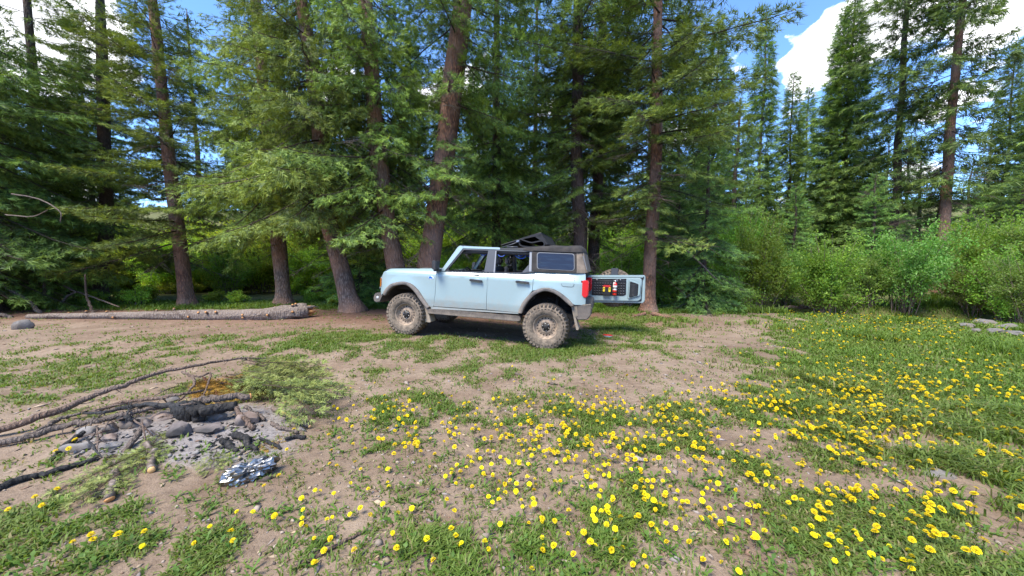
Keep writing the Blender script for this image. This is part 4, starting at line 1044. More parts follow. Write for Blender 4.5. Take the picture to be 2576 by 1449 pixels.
# ---- chassis
for y in (.42, -.42):
    bar('frame_rail', [(-.55, y, .62), (.5, y, .56), (2.3, y, .56), (2.75, y, .72), (3.55, y, .72)], .055, car, M['under'], 8)
bar('rear_axle', [(2.949, -.80, .45), (2.949, .80, .45)], .055, car, M['under'], 10)
bar('front_axle', [(0, -.80, .45), (0, .80, .45)], .04, car, M['under'], 10)
bm = bmesh.new(); bmesh.ops.create_uvsphere(bm, u_segments=14, v_segments=10, radius=.16)
for v in bm.verts: v.co = Vector(L3(2.949 + v.co.x, .0 + v.co.y, .45 + v.co.z))
finish(bm, 'differential', car, M['under'])
box('transmission', .5, 1.9, -.22, .22, .48, .68, car, M['under'], .05)
prism('rear_link_bracket', [(2.20, .52), (2.48, .52), (2.40, .40), (2.30, .385)], .40, .52, car, M['mudflap'], .01)
bar('trailing_arm', [(2.34, .46, .45), (2.9, .52, .42)], .03, car, M['under'], 8)
bar('exhaust_pipe', [(1.9, -.5, .5), (2.6, -.5, .55), (3.0, -.55, .75), (3.5, -.5, .66)], .035, car, M['under'], 8, 12)
for side in (1, -1):
    bar('shock_absorber', [(3.02, side * .56, .52), (3.10, side * .54, 1.0)], .03, car, M['step'], 8)
    bar('coil_spring', [(2.949 + .06 * math.cos(a * 6.28 * 6), side * .55 + .06 * math.sin(a * 6.28 * 6), .55 + a * .45) for a in np.linspace(0, 1, 80)], .009, car, M['step'], 5)

# ---- wheels
def lathe_geo(prof, seg, skip=None):
    V = []; 
    for (r, y) in prof:
        a = np.linspace(0, 2 * np.pi, seg, endpoint=False)
        V.append(np.stack([r * np.cos(a), np.full(seg, y), r * np.sin(a)], 1))
    F = []; k = np.arange(seg)
    for i in range(len(prof) - 1):
        f = np.stack([i * seg + k, i * seg + (k + 1) % seg, (i + 1) * seg + (k + 1) % seg, (i + 1) * seg + k], 1)
        if skip and i == skip[0]: f = f[[j for j in range(seg) if j % skip[1] != 0]]
        F.append(f)
    return np.concatenate(V), np.concatenate(F)
RT = .445
tw = .155
tprof = [(.235, -tw * .80), (.255, -tw * .95), (.31, -tw * 1.04), (.37, -tw * 1.0), (.405, -tw * .92), (RT - .018, -tw * .78), (RT - .014, -.05), (RT - .014, .05), (RT - .018, tw * .78), (.405, tw * .92), (.37, tw * 1.0), (.31, tw * 1.04), (.255, tw * .95), (.235, tw * .80)]
tv, tf = lathe_geo(tprof, 64)
tyre_me = np_mesh('tyre', tv, tf, M['tyre'], None, True)
mbt = MB(); NB = 34
def lug(mb, pts_ry, a0, a1):
    """block standing on the tyre: polar prism. pts_ry inner/outer list of (r,y)"""
    n = len(pts_ry); V = []
    for a in (a0, a1):
        for r, y in pts_ry: V.append((r * math.cos(a), y, r * math.sin(a)))
    F4 = [[i, (i + 1) % n, n + (i + 1) % n, n + i] for i in range(n)]
    mb.add(V, [np.array(F4 + [[0, 1, 2, 3], [n, n + 1, n + 2, n + 3]])])
for k in range(NB):
    a = 2 * math.pi * k / NB; w = 2 * math.pi / NB
    for sg in (1, -1):
        o = 0 if sg == 1 else w * .5
        st_ = (k % 2) * .012
        lug(mbt, [(RT - .03, sg * tw * .52), (RT, sg * tw * .55), (RT - .006, sg * tw * .93), (RT - .035, sg * tw * .93)], a + o, a + o + w * .66)
        lug(mbt, [(RT - .035, sg * tw * .90), (RT - .012, sg * tw * .95), (.385 + st_, sg * tw * 1.06), (.375 + st_, sg * tw * .96)], a + o + w * .06, a + o + w * .58)
        lug(mbt, [(RT - .03, sg * tw * .06), (RT, sg * tw * .08), (RT, sg * tw * .46), (RT - .03, sg * tw * .46)], a + o + w * .35, a + o + w * .98)
        lug(mbt, [(.352, sg * tw * .99), (.352, sg * tw * 1.045), (.335, sg * tw * 1.05), (.335, sg * tw * 1.0)], a, a + w * .5)
tread_me = mbt.mesh('tread', M['tread'])
rprof = [(.238, .10), (.240, .128), (.228, .130), (.222, .112), (.205, .080), (.192, .056), (.178, .058), (.152, .060), (.140, .064), (.118, .084), (.085, .088), (.080, .082), (.062, .082)]
rv, rf = lathe_geo(rprof, 54, (6, 3))
rim_me = np_mesh('rim', rv, rf, M['rim'], None, True)
bv, bf = lathe_geo([(.236, -.12), (.215, -.10), (.215, .02), (.02, .02)], 32)
back_me = np_mesh('rim_back', bv, bf, M['under'])
hv, hf = lathe_geo([(.082, .070), (.080, .094), (.050, .098), (.046, .118), (.034, .124), (.001, .124)], 24)
hub_me = np_mesh('hub', hv, hf, M['hub'], None, True)
nv_, nf_ = lathe_geo([(.011, .07), (.011, .108), (.001, .110)], 6)
nut_me = np_mesh('lug_nut', nv_, nf_, M['steel'])
def wheel(parent, s, y, z, out, name='wheel', flat=True):
    w = empty(name); w.parent = parent
    w.location = L3(s, y, z)
    if out < 0: w.rotation_euler.z = math.pi
    for nm, me in (('tyre', tyre_me), ('tread', tread_me), ('rim', rim_me), ('rim_back', back_me), ('hub', hub_me)):
        o = link(nm, me, w)
        if nm == 'tread': o['kind'] = 'stuff'
    for k in range(6):
        o = link('lug_nut', nut_me, w); a = 2 * math.pi * (k + .3) / 6
        o.location = (.064 * math.cos(a), 0, .064 * math.sin(a))
    return w
for s in (0, 2.949):
    wheel(car, s, YO - tw * .55, .445, 1); wheel(car, s, -(YO - tw * .55), .445, -1)

# ---- open tailgate on the far side
GY = -.82                       # inner face plane of the open gate
gate = prism('tailgate', [(3.60, .775), (4.83, .845), (4.868, .90), (4.842, 1.455), (4.82, 1.475), (3.60, 1.410), (3.585, 1.39), (3.588, .80)], GY - .10, GY - .002, car, M['paint'], .012)
prism('gate_seal', [(3.655, .815), (4.79, .880), (4.80, .90), (4.79, 1.42), (3.655, 1.362)], GY - .004, GY + .004, gate, M['black'], .003)
prism('gate_inner_skin', [(3.672, .835), (3.70, .822), (4.72, .884), (4.778, .93), (4.772, 1.36), (4.745, 1.408), (3.70, 1.352), (3.672, 1.33)], GY, GY + .035, gate, M['paint'], .016, 3)
mp = prism('storage_panel', [(3.700, .955), (4.40, .985), (4.455, 1.02), (4.438, 1.376), (3.690, 1.336)], GY + .03, GY + .046, gate, M['black'], .006)
mo = MB()
for i in range(12):
    for j in range(5):
        s = 3.745 + i * .058; z = .985 + j * .058 + (s - 3.745) * .042
        if 4.40 < s: continue
        a = np.array([L3(s, GY + .044, z), L3(s + .036, GY + .044, z), L3(s + .036, GY + .044, z + .034), L3(s, GY + .044, z + .034)]); b = a + np.array([0, .008, 0]); b[:, 2] -= .006
        # raised webbing bar under each slot
        mo.add(np.concatenate([a, b]), [np.array([[0, 1, 5, 4], [1, 2, 6, 5], [2, 3, 7, 6], [3, 0, 4, 7], [4, 5, 6, 7]])])
link('webbing_slots', mo.mesh('webbing_slots', M['seat']), mp)['kind'] = 'stuff'
bar('panel_rib', [(3.70, GY + .052, 1.282), (4.435, GY + .052, 1.322)], .006, mp, M['grey_trim'], 6)
for s, z in ((3.80, 1.312), (4.31, 1.338)):
    bar('panel_latch', [(s - .025, GY + .05, z), (s, GY + .062, z + .012), (s + .025, GY + .05, z)], .007, mp, M['steel'], 6)
    bar('panel_latch', [(s, GY + .06, z + .012), (s, GY + .06, z - .022)], .007, mp, M['steel'], 6)
sb_ = prism('speaker_bezel', [(4.49, .925), (4.53, .925), (4.74, 1.00), (4.762, 1.04), (4.757, 1.26), (4.735, 1.30), (4.545, 1.365), (4.50, 1.36)], GY + .03, GY + .07, gate, M['paint'], .02, 3)
sg_ = prism('speaker_grille', [(4.520, .968), (4.535, .955), (4.69, 1.012), (4.705, 1.03), (4.703, 1.255), (4.690, 1.275), (4.535, 1.320), (4.520, 1.31)], GY + .066, GY + .075, sb_, M['black'], .003)
for k in range(10):
    z = 1.005 + k * .027
    bar('grille_slat', [(4.54, GY + .077, z), (4.685, GY + .077, z + .006)], .004, sg_, M['grey_trim'], 4)
for z in (1.06, 1.17): box('gate_latch', 4.772, 4.79, GY + .0, GY + .03, z, z + .02, gate, M['black'], .004)
for z in (.93, 1.27): prism('gate_hinge', [(3.555, z), (3.68, z), (3.68, z + .05), (3.555, z + .05)], GY - .05, GY + .02, gate, M['steel'], .008)
bar('gate_stay', [(3.60, GY + .12, 1.13), (3.66, GY + .08, 1.20), (3.715, GY + .04, 1.26)], .013, gate, M['black'], 6)
prism('gate_weatherstrip', [(4.775, 1.40), (4.80, 1.44), (4.815, 1.44), (4.80, 1.37)], GY + .0, GY + .012, gate, M['black'], .002)
sw_ = wheel(gate, 4.19, GY - .30, 1.135, -1, 'spare_wheel')
prism('brake_light_mount', [(4.085, 1.40), (4.265, 1.41), (4.235, 1.53), (4.268, 1.575), (4.262, 1.60), (4.098, 1.592), (4.092, 1.565), (4.118, 1.53)], GY - .36, GY - .12, gate, M['grey_trim'], .012)

# ---- things strapped to the gate panel
def car_world(o): o.matrix_world = VM @ Matrix.Translation(Vector(L3(*o_off)))
o_off = (4.205, GY + .10, .99)
fe = empty('fire_extinguisher', (0, 0, 0), 'small red fire extinguisher strapped to the open tailgate panel', 'extinguisher'); fe.matrix_world = VM @ Matrix.Translation(Vector(L3(*o_off)))
def lathe_z(prof, seg, m, name, parent, off=(0, 0, 0)):
    v, f = lathe_geo(prof, seg); v = np.stack([v[:, 0], v[:, 2], v[:, 1]], 1) + np.array(off)
    return link(name, np_mesh(name, v, f, m, None, True), parent)
cyl = lathe_z([(.001, 0), (.042, .002), (.046, .02), (.046, .235), (.040, .265), (.022, .285), (.018, .30), (.001, .30)], 20, M['ext_red'], 'cylinder', fe)
lathe_z([(.0468, .12), (.0468, .225)], 20, M['white_label'], 'paper_label', cyl)
lathe_z([(.020, .295), (.024, .31), (.020, .335), (.001, .335)], 14, M['steel'], 'valve', fe)
def sub_box(name, c, h, parent, m, bev=.004, rotz=0):
    bm = bmesh.new(); bmesh.ops.create_cube(bm, size=2)
    for v in bm.verts: v.co = Vector((v.co.x * h[0], v.co.y * h[1], v.co.z * h[2]))
    if rotz: bmesh.ops.rotate(bm, verts=bm.verts, matrix=Matrix.Rotation(rotz, 3, 'Y'))
    bmesh.ops.translate(bm, verts=bm.verts, vec=c)
    if bev: bmesh.ops.bevel(bm, geom=bm.edges[:], offset=bev, segments=2, affect='EDGES')
    return finish(bm, name, parent, m)
sub_box('lever', (-.01, 0, .35), (.055, .008, .006), fe, M['steel'], .003, R(20)); sub_box('lever', (-.015, 0, .33), (.045, .008, .005), fe, M['steel'], .003, 0)
sub_box('strap', (0, .0, .17), (.05, .05, .012), fe, M['black'], .004); sub_box('strap', (0, 0, .07), (.05, .05, .012), fe, M['black'], .004)
sub_box('bracket', (0, -.045, .15), (.03, .012, .14), fe, M['black'], .003)
sub_box('hose', (.03, .02, .25), (.012, .012, .05), fe, M['white_label'], .004)
o_off = (4.03, GY + .085, .975)
po = empty('tool_pouch', (0, 0, 0), 'black and red pouch with two yellow tags on the open tailgate panel', 'pouch'); po.matrix_world = VM @ Matrix.Translation(Vector(L3(*o_off)))
sub_box('pouch_body', (0, 0, .085), (.085, .035, .085), po, M['flap_black'], .012)
sub_box('red_top', (0, .005, .205), (.08, .03, .028), po, M['pouch_red'], .012)
sub_box('red_pull', (.06, .005, .205), (.04, .012, .008), po, M['pouch_red'], .003, R(-12))
sub_box('pouch_sleeve', (0, 0, .165), (.035, .03, .035), po, M['black'], .006)
for sx in (-1, 1):
    y_ = sub_box('yellow_tag', (sx * .062, .03, .135), (.022, .012, .052), po, M['yellow'], .005)
    sub_box('tag_slot', (sx * .062, .043, .155), (.010, .003, .012), y_, M['black'], .001)
# ---------------------------------------------------------------- fallen log, dead sticks, rocks
def stick(name, pts, rad, m, label, cat='branch', group=None, n=18, sides=8, jit=.10, seed=1, parent=None, twigs=0, ends=None, drop=False):
    P = spline(pts, n) if n else np.asarray(pts, float)
    rng = rs(seed)
    r = np.interp(np.linspace(0, 1, len(P)), np.linspace(0, 1, len(np.atleast_1d(rad))), np.atleast_1d(rad))
    P[1:-1] += rng.normal(size=(len(P) - 2, 3)) * r[1:-1, None] * .22
    kk = np.interp(np.arange(len(P)), np.linspace(0, len(P) - 1, max(4, len(P) // 4)), rng.normal(size=max(4, len(P) // 4))) * r.mean() * .9 * np.sin(np.linspace(0, np.pi, len(P)))
    P[:, 1] += kk
    base = P[np.argmin(P[:, 2])].copy()
    root = empty(name, base, label, cat, group)
    v, f = tube_geo(P - base, r, sides, True, jit, rng)
    w = link('wood', np_mesh('wood', v, f, m, None, True), root)
    for k in range(twigs):
        i = rng.randint(2, len(P) - 2); d = norm(rng.normal(size=3)) * rng.uniform(.05, .16); d[2] = -abs(d[2]) * .7 if rng.uniform() < .7 else d[2]
        Q = np.stack([P[i], P[i] + d * .5 + rng.normal(size=3) * .012, P[i] + d]) - base
        v, f = tube_geo(Q, [.006, .004, .0015], 4)
        link('twig', np_mesh('twig', v, f, m, None, True), root)
    if ends is not None:
        for which in ends[1]:
            p, q = (P[0], P[1]) if which == 0 else (P[-1], P[-2]); rr_ = r[0] if which == 0 else r[-1]
            d = norm((p - q)[None])[0]
            v, f = tube_geo(np.stack([p - d * .002, p + d * .006, p + d * .012]) - base, [rr_ * .93, rr_ * .93, rr_ * .6], 9, True, .1, rng)
            link('cut_end', np_mesh('cut_end', v, f, ends[0]), root)
    return root
def gz(x, y): return float(GZ(x, y))
def gpz(px, py, dz=0.0):
    p = gp(px, py, .05)
    for _ in range(5): p = gp(px, py, gz(p[0], p[1]) + dz)
    return p
Lg = [gpz(70, 795, .06), gpz(160, 795, .08), gpz(300, 793, .10), gpz(430, 791, .13), gpz(560, 788, .17), gpz(680, 785, .20), gpz(740, 779, .235), gpz(772, 776, .25)]
P = spline(Lg, 40); lr = np.interp(np.linspace(0, 1, 40), [0, .3, .7, .9, 1], [.06, .10, .165, .225, .215])
P[:, 2] = [gz(p[0], p[1]) + r * .82 for p, r in zip(P, lr)]
log_r = empty('fallen_log', P[20] - [0, 0, lr[20]], 'long fallen grey spruce log with splintered end and sawn stubs', 'log')
b0 = np.array(log_r.location)
v, f = tube_geo(P - b0, lr, 18, True, .15, rs(4)); link('log_bark', np_mesh('log_bark', v, f, M['bark_log'], None, True), log_r)
rng = rs(9)
for k in range(20):                                      # sawn branch stubs
    i = rng.randint(6, 39); a = R(rng.uniform(-25, 150)); r = lr[i]
    t = norm((P[min(i + 1, 39)] - P[i - 1])[None])[0]; sdv = np.array([t[1], -t[0], 0]); up_ = np.array([0, 0, 1.0])
    d = sdv * math.cos(a) + up_ * math.sin(a); ln = rng.uniform(.03, .09)
    o = P[i] + d * r * .9 - b0
    v, f = tube_geo(np.stack([o, o + d * ln]), [.034, .028], 7); s_ = link('stub', np_mesh('stub', v, f, M['stick'], None, True), log_r)
    v, f = tube_geo(np.stack([o + d * ln, o + d * (ln + .012)]), [.030, .022], 7); link('sawn_face', np_mesh('sawn_face', v, f, M['cut_orange']), s_)
t_end = norm((P[39] - P[36])[None])[0]
for k in range(9):                                       # splinters
    a = rng.uniform(0, 6.28); q = rng.uniform(.02, .15)
    o = P[39] + np.array([t_end[1] * math.cos(a) * q, -t_end[0] * math.cos(a) * q, math.sin(a) * q]) - b0 - t_end * .08
    ln = rng.uniform(.15, .38)
    v, f = tube_geo(np.stack([o, o + t_end * ln * .6, o + t_end * ln + np.array([0, 0, rng.uniform(-.06, .03)])]), [.05, .035, .004], 6, True, .2, rng)
    link('splinter', np_mesh('splinter', v, f, M['cut_orange'] if k % 3 else M['bark_log']), log_r)
# dead sticks leaning over the log's thin end  (D pixel, depth)
def pz(px, py, d):
    r = ray(px, py); return np.array([0, 0, CAM_H]) + r * (d / r[1])
DS = 'dead sticks leaning at the log tip'
stick('dead_branch', [pz(122, 700, 12.6), pz(180, 728, 12.2), pz(240, 750, 11.8), pz(300, 772, 11.3)], [.035, .03, .018], M['stick'], 'long brown dead branch leaning down across the log tip', group=DS, seed=3, twigs=5)
stick('dead_branch', [pz(214, 690, 11.4), pz(216, 745, 11.3), pz(224, 765, 11.2), pz(237, 790, 11.0)], [.02, .032, .04], M['stick'], 'upright crooked reddish dead stick standing on the log', group=DS, seed=4, twigs=3)
stick('dead_branch', [pz(192, 735, 11.9), pz(165, 748, 11.9), pz(150, 766, 11.8)], [.03, .035, .04], M['stick_grey'], 'pale short dead stick propped behind the log', group=DS, seed=5, twigs=2)
stick('dead_branch', [pz(116, 680, 12.0), pz(113, 735, 12.0), pz(118, 766, 11.9)], [.03, .04, .05], M['stick_grey'], 'pale upright dead stem in the dark forest edge', group=DS, seed=6, twigs=4)
stick('dead_branch', [pz(2, 712, 11.0), pz(50, 745, 10.9), pz(104, 790, 10.8)], [.045, .05, .06], M['stick_grey'], 'thick grey dead stem slanting to the log tip', group=DS, seed=7, twigs=4)
stick('dead_branch', [pz(0, 790, 10.0), pz(30, 800, 10.0), pz(55, 806, 10.1)], [.05, .05, .03], M['stick_grey'], 'dark dead stem lying in the grass near the grey rock', group=DS, seed=8, twigs=3)
stick('dead_branch', [pz(14, 540, 9.8), pz(80, 545, 9.6), pz(120, 528, 9.4)], [.018, .014, .006], M['stick_grey'], 'thin pale curved dead twig hanging in the dark boughs', group=DS, seed=10, twigs=2)
stick('dead_branch', [pz(30, 488, 9.8), pz(95, 500, 9.6), pz(148, 530, 9.5), pz(152, 560, 9.5)], [.018, .016, .007], M['stick_grey'], 'pale drooping dead bough arcing from the dark spruce', group=DS, seed=11, twigs=3)
def rock(name, c, r, m, label, seed, group=None, cat='rock', flat=1.0):
    bm = bmesh.new(); bmesh.ops.create_icosphere(bm, subdivisions=3, radius=1)
    rg = rs(seed); dirs = norm(rg.normal(size=(11, 3))); cuts = rg.uniform(.5, .85, 11)
    for v in bm.verts:
        p = np.array(v.co); 
        for d, c_ in zip(dirs, cuts):
            h = p @ d
            if h > c_: p = p - d * (h - c_) * .92
        p = p * (1 + (fbm(p[0] * 2.2 + seed, p[1] * 2.2 + p[2] * 1.7, seed, 4) - .5) * .55)
        v.co = Vector((p[0] * r[0], p[1] * r[1], p[2] * r[2]))
    bmesh.ops.rotate(bm, verts=bm.verts, matrix=Matrix.Rotation(rg.uniform(0, 6), 3, 'Z')) if flat == 1.0 else None
    o = finish(bm, name, None, m, angle=40); o.location = c
    return tag(o, label, cat, group)
p = gpz(58, 828); rock('field_rock', p + [0, 0, .06], (.19, .12, .16), M['rock'], 'pointed grey rock on the grass near the log tip', 3)
p = gpz(2360, 1195); rock('field_rock', p + [0, 0, .0], (.14, .06, .05), M['rock'], 'flat grey stone among the meadow dandelions', 8, flat=0)
for i, (px, py, s) in enumerate([(2430, 822, .2), (2475, 815, .24), (2530, 826, .26), (2505, 838, .2), (2560, 845, .22), (2450, 835, .15)]):
    p = gpz(px, py, 0); rock('creek_rock', p + [0, 0, .03], (s, s * .7, s * .45), M['rock'], 'pale grey rock at the meadow edge by the creek', 20 + i, 'rocks by the creek')
stick('driftwood_log', [pz(2420, 762, 13.4), pz(2450, 772, 13.0), pz(2495, 790, 12.4)], [.07, .065, .05], M['bark_log'], 'pale driftwood log slanting down to the creek', 'log', seed=12)
stick('driftwood_log', [pz(2010, 768, 14.0), pz(2040, 776, 13.8), pz(2075, 782, 13.6)], [.05, .045, .02], M['stick_grey'], 'grey root snag on the far creek bank', 'log', seed=13, twigs=6)
stick('driftwood_log', [pz(1945, 776, 14.1), pz(1985, 772, 14.2), pz(2030, 776, 14.0)], [.04, .06, .03], M['stick'], 'brown root tangle below the creek willows', 'log', seed=14, twigs=8)
# dead limb sticking out by the slim red trunk and behind the leaning trunk
stick('dead_branch', [pz(1645, 600, 12.2), pz(1720, 625, 12.0), pz(1790, 690, 11.8), pz(1830, 730, 11.8)], [.035, .03, .02, .008], M['stick_grey'], 'drooping bare limb beside the slim red trunk', seed=15, twigs=8)
stick('dead_branch', [pz(900, 562, 11.2), pz(960, 530, 10.9), pz(1010, 505, 10.7)], [.03, .025, .012], M['stick_grey'], 'bare pale limb poking out above the hood', seed=16, twigs=4)
# roots at the slim red trunk
for i, (a, b, c) in enumerate([((1640, 790), (1675, 797), (1705, 804)), ((1625, 790), (1600, 794), (1588, 798))]):
    stick('tree_root', [gpz(*a, .05), gpz(*b, .03), gpz(*c, -.01)], [.07, .05, .02], M['bark_red'], 'exposed root at the foot of the slim red trunk', 'root', 'roots of the slim red trunk', seed=17 + i)
# red-lidded bowl on the grass
p = gpz(1528, 849)
bw = empty('food_container', p + [0, 0, .005], 'clear dish with red lid left on the grass near the tailgate', 'dish')
bw.rotation_euler = (R(-6), R(4), 0)
lathe_z([(.001, 0), (.075, .002), (.10, .045), (.095, .045), (.07, .008), (.001, .006)], 28, mat('clear_plastic', (.75, .72, .70), .15), 'dish', bw)
lathe_z([(.001, .062), (.07, .062), (.098, .055), (.108, .046), (.104, .040), (.001, .044)], 28, mat('red_lid_plastic', (.55, .02, .02), .35), 'lid', bw)

# ---------------------------------------------------------------- the fire ring   (coordinates: the enlarged crop of that corner)
def r2(x, y, dz=0.0): return gpz(x * .34986, 858.3 + y * .34986, dz)
FP = 'sticks heaped over the fire ring'
def fs(pts, rad, m, label, seed, **kw):
    return stick('firewood_branch', [r2(*q) for q in pts], rad, m, label, 'branch', FP, seed=seed, **kw)
fs([(-60, 655, .05), (180, 580, .10), (400, 505, .14), (560, 440, .17), (740, 365, .21), (900, 315, .23), (1000, 270, .26), (1200, 212, .28), (1420, 175, .28), (1600, 140, .26), (1760, 120, .22), (1910, 125, .14)], [.032, .033, .031, .028, .024, .02, .014, .008], M['stick'], 'longest brown bough arching over the whole fire heap', 31, n=40, twigs=26)
fs([(-60, 750, .03), (200, 690, .05), (420, 620, .07), (640, 575, .09), (800, 545, .11), (920, 518, .12), (1040, 492, .12), (1170, 480, .10)], [.028, .029, .026, .024, .02, .014], M['stick_grey'], 'pale bough lying along the near edge of the heap', 32, n=30, twigs=6)
fs([(250, 655, .04), (350, 600, .06), (450, 552, .08), (580, 515, .10)], [.016, .02, .018, .012], M['stick_grey'], 'short forked grey stick between the two long boughs', 33, twigs=3)
fs([(690, 500, .10), (800, 465, .13), (900, 440, .14), (1100, 412, .16), (1300, 382, .17), (1460, 355, .17)], [.016, .019, .019, .017, .012], M['stick'], 'brown stick lying behind the charred branch', 34, n=24, twigs=6)
fs([(600, 518, .08), (750, 512, .10), (900, 482, .13), (1050, 462, .14), (1200, 466, .14), (1310, 478, .13)], [.010, .016, .020, .022, .026, .036], M['char'], 'black charred branch running into the burnt stump', 35, n=24)
fs([(1270, 490, .11), (1340, 495, .11), (1430, 485, .12), (1560, 478, .12), (1700, 465, .12)], [.05, .060, .054, .046, .040], M['char_part'], 'thick half-burnt stump with a blackened face', 36, n=20, sides=12, jit=.22)
fs([(1275, 490, .09), (1340, 510, .08), (1420, 520, .07), (1480, 530, .06)], [.05, .078, .07, .03], M['char'], 'black charcoal knot at the blackened face of the stump', 37, n=12, sides=10, jit=.35)
fs([(1390, 432, .17), (1550, 412, .18), (1700, 402, .18), (1800, 396, .18)], [.030, .032, .032, .031], M['stick_grey'], 'scaly grey stick with a snapped orange end on the stump', 38, ends=(M['cut_orange'], (1,)))
fs([(1310, 222, .26), (1385, 262, .23), (1385, 320, .18), (1330, 390, .10), (1285, 428, .06)], [.014, .015, .014, .012, .009], M['stick'], 'hooked reddish twig hanging from the longest bough', 39, n=20)
fs([(1340, 236, .26), (1440, 252, .24), (1508, 232, .24), (1492, 310, .16), (1455, 402, .06)], [.010, .012, .013, .011, .008], M['stick'], 'second hooked twig hanging beside the hooked one', 40, n=20)
fs([(1700, 478, .12), (1750, 545, .08), (1822, 632, .02)], [.020, .021, .020], M['stick'], 'scaly stick propped against the stump end', 41)
fs([(1760, 470, .08), (1850, 520, .04), (1905, 565, .02)], [.018, .018, .014], M['stick_grey'], 'short stick beside the propped scaly one', 42)
fs([(1960, 480, .03), (2080, 545, .03), (2225, 612, .02)], [.024, .026, .018], M['stick_grey'], 'split stick showing bright yellow wood', 43, ends=(M['cut_wood'], (1,)))
k = fs([(2020, 505, .052), (2090, 545, .052), (2180, 592, .038)], [.006, .017, .005], M['cut_wood'], 'bare yellow sliver of the split stick', 44)
fs([(1950, 590, .02), (2040, 620, .02), (2140, 655, .02)], [.018, .018, .016], M['stick_grey'], 'grey stick lying below the split yellow one', 45)
fs([(2050, 705, .02), (2120, 690, .02), (2195, 690, .02)], [.016, .018, .018], M['char'], 'charred stub at the weedy end of the heap', 46)
fs([(1590, 715, .02), (1640, 745, .02), (1705, 795, .01)], [.022, .024, .016], M['char_part'], 'grey burnt chunk on the ash', 47)
fs([(1690, 665, .03), (1770, 725, .03), (1845, 782, .01)], [.03, .028, .014], M['char_part'], 'cracked grey-black chunk next to the pinkish stone', 48)
fs([(1870, 700, .02), (1950, 740, .02), (2015, 772, .01)], [.012, .014, .012], M['char'], 'thin black stick in the rusty needles', 49)
fs([(605, 650, .05), (500, 735, .03), (372, 858, .01)], [.016, .028, .022], M['char'], 'black tapered stick leaning on the white ash', 50)
fs([(690, 848, .02), (500, 900, .02), (300, 955, .02), (100, 1010, .02), (-60, 1075, .02)], [.014, .020, .022, .024, .026], M['char'], 'long black charred pole pointing away from the heap', 51, n=24)
fs([(1020, 615, .10), (960, 690, .06), (890, 790, .01)], [.018, .024, .022], M['stick_grey'], 'grey stick with blackened tip crossing the stones', 52)
fs([(1045, 730, .05), (1085, 830, .03), (1090, 925, .02)], [.025, .027, .026], M['bark_log'], 'pinkish sawn branch piece with a cream end', 53, ends=(M['cut_wood'], (1,)))
fs([(830, 925, .03), (805, 1040, .03), (788, 1135, .02)], [.026, .030, .026], M['bark_log'], 'sawn branch piece on the bare soil in front of the heap', 54, ends=(M['cut_orange'], (1,)))
fs([(770, 1060, .02), (715, 1105, .02), (655, 1160, .01)], [.016, .020, .010], M['char'], 'charcoal stick beside the front sawn piece', 55)
fs([(850, 560, .09), (950, 552, .09), (1010, 570, .06)], [.018, .02, .012], M['char'], 'short charred stub over the hollow', 56)
stick('fallen_stick', [gpz(728, 1432, .01), gpz(800, 1398, .012), gpz(870, 1362, .012), gpz(925, 1330, .012)], [.010, .010, .008, .005], M['stick'], 'thin brown stick lying on the bare foreground soil', seed=57)
rt = random.Random(44)
for i in range(22):
    x0 = rt.uniform(520, 1500); y0 = 700 - (x0 - 400) * .27 + rt.uniform(-130, 60); ln = rt.uniform(110, 330); an = R(rt.uniform(-35, 5) if i % 3 else rt.uniform(40, 120))
    x1 = x0 + ln * math.cos(an); y1 = y0 + ln * math.sin(an) * .6
    h0 = rt.uniform(.05, .2)
    fs([(x0, y0, h0), ((x0 + x1) / 2, (y0 + y1) / 2 - 8, h0 + .01), (x1, y1, rt.uniform(.04, .2))], [.004, .008, .005], (M['stick'], M['stick_grey'], M['char'], M['stick'])[i % 4], 'thin twig tossed on the fire heap', 200 + i, n=9, twigs=2)
# charcoal crumbs: too many to count
cb = MB(); rc = rs(33)
for i in range(420):
    q = r2(rc.uniform(520, 1900), rc.uniform(500, 860)); sz = rc.uniform(.006, .024)
    oc = np.array([[1.3, 0, 0], [0, .9, .1], [-1.2, 0, 0], [0, -.9, 0], [.1, 0, .7], [0, 0, -.4]]) * sz * rc.uniform(.7, 1.3, (6, 3))
    a = rc.uniform(0, 6.28); oc = np.stack([oc[:, 0] * math.cos(a) - oc[:, 1] * math.sin(a), oc[:, 0] * math.sin(a) + oc[:, 1] * math.cos(a), oc[:, 2]], 1)
    cb.add(oc + q + [0, 0, sz * .2], [np.array([[0, 1, 4], [1, 2, 4], [2, 3, 4], [3, 0, 4], [1, 0, 5], [2, 1, 5], [3, 2, 5], [0, 3, 5]])], np.array([.02, .019, .018]) if i % 4 else np.array([.22, .20, .19]))
tag(link('charcoal_crumbs', cb.mesh('charcoal_crumbs', M['twig'], False, True)), 'black charcoal crumbs and pale ash bits in the fire ring', 'charcoal', kind='stuff')
rk = 'stones of the fire ring'
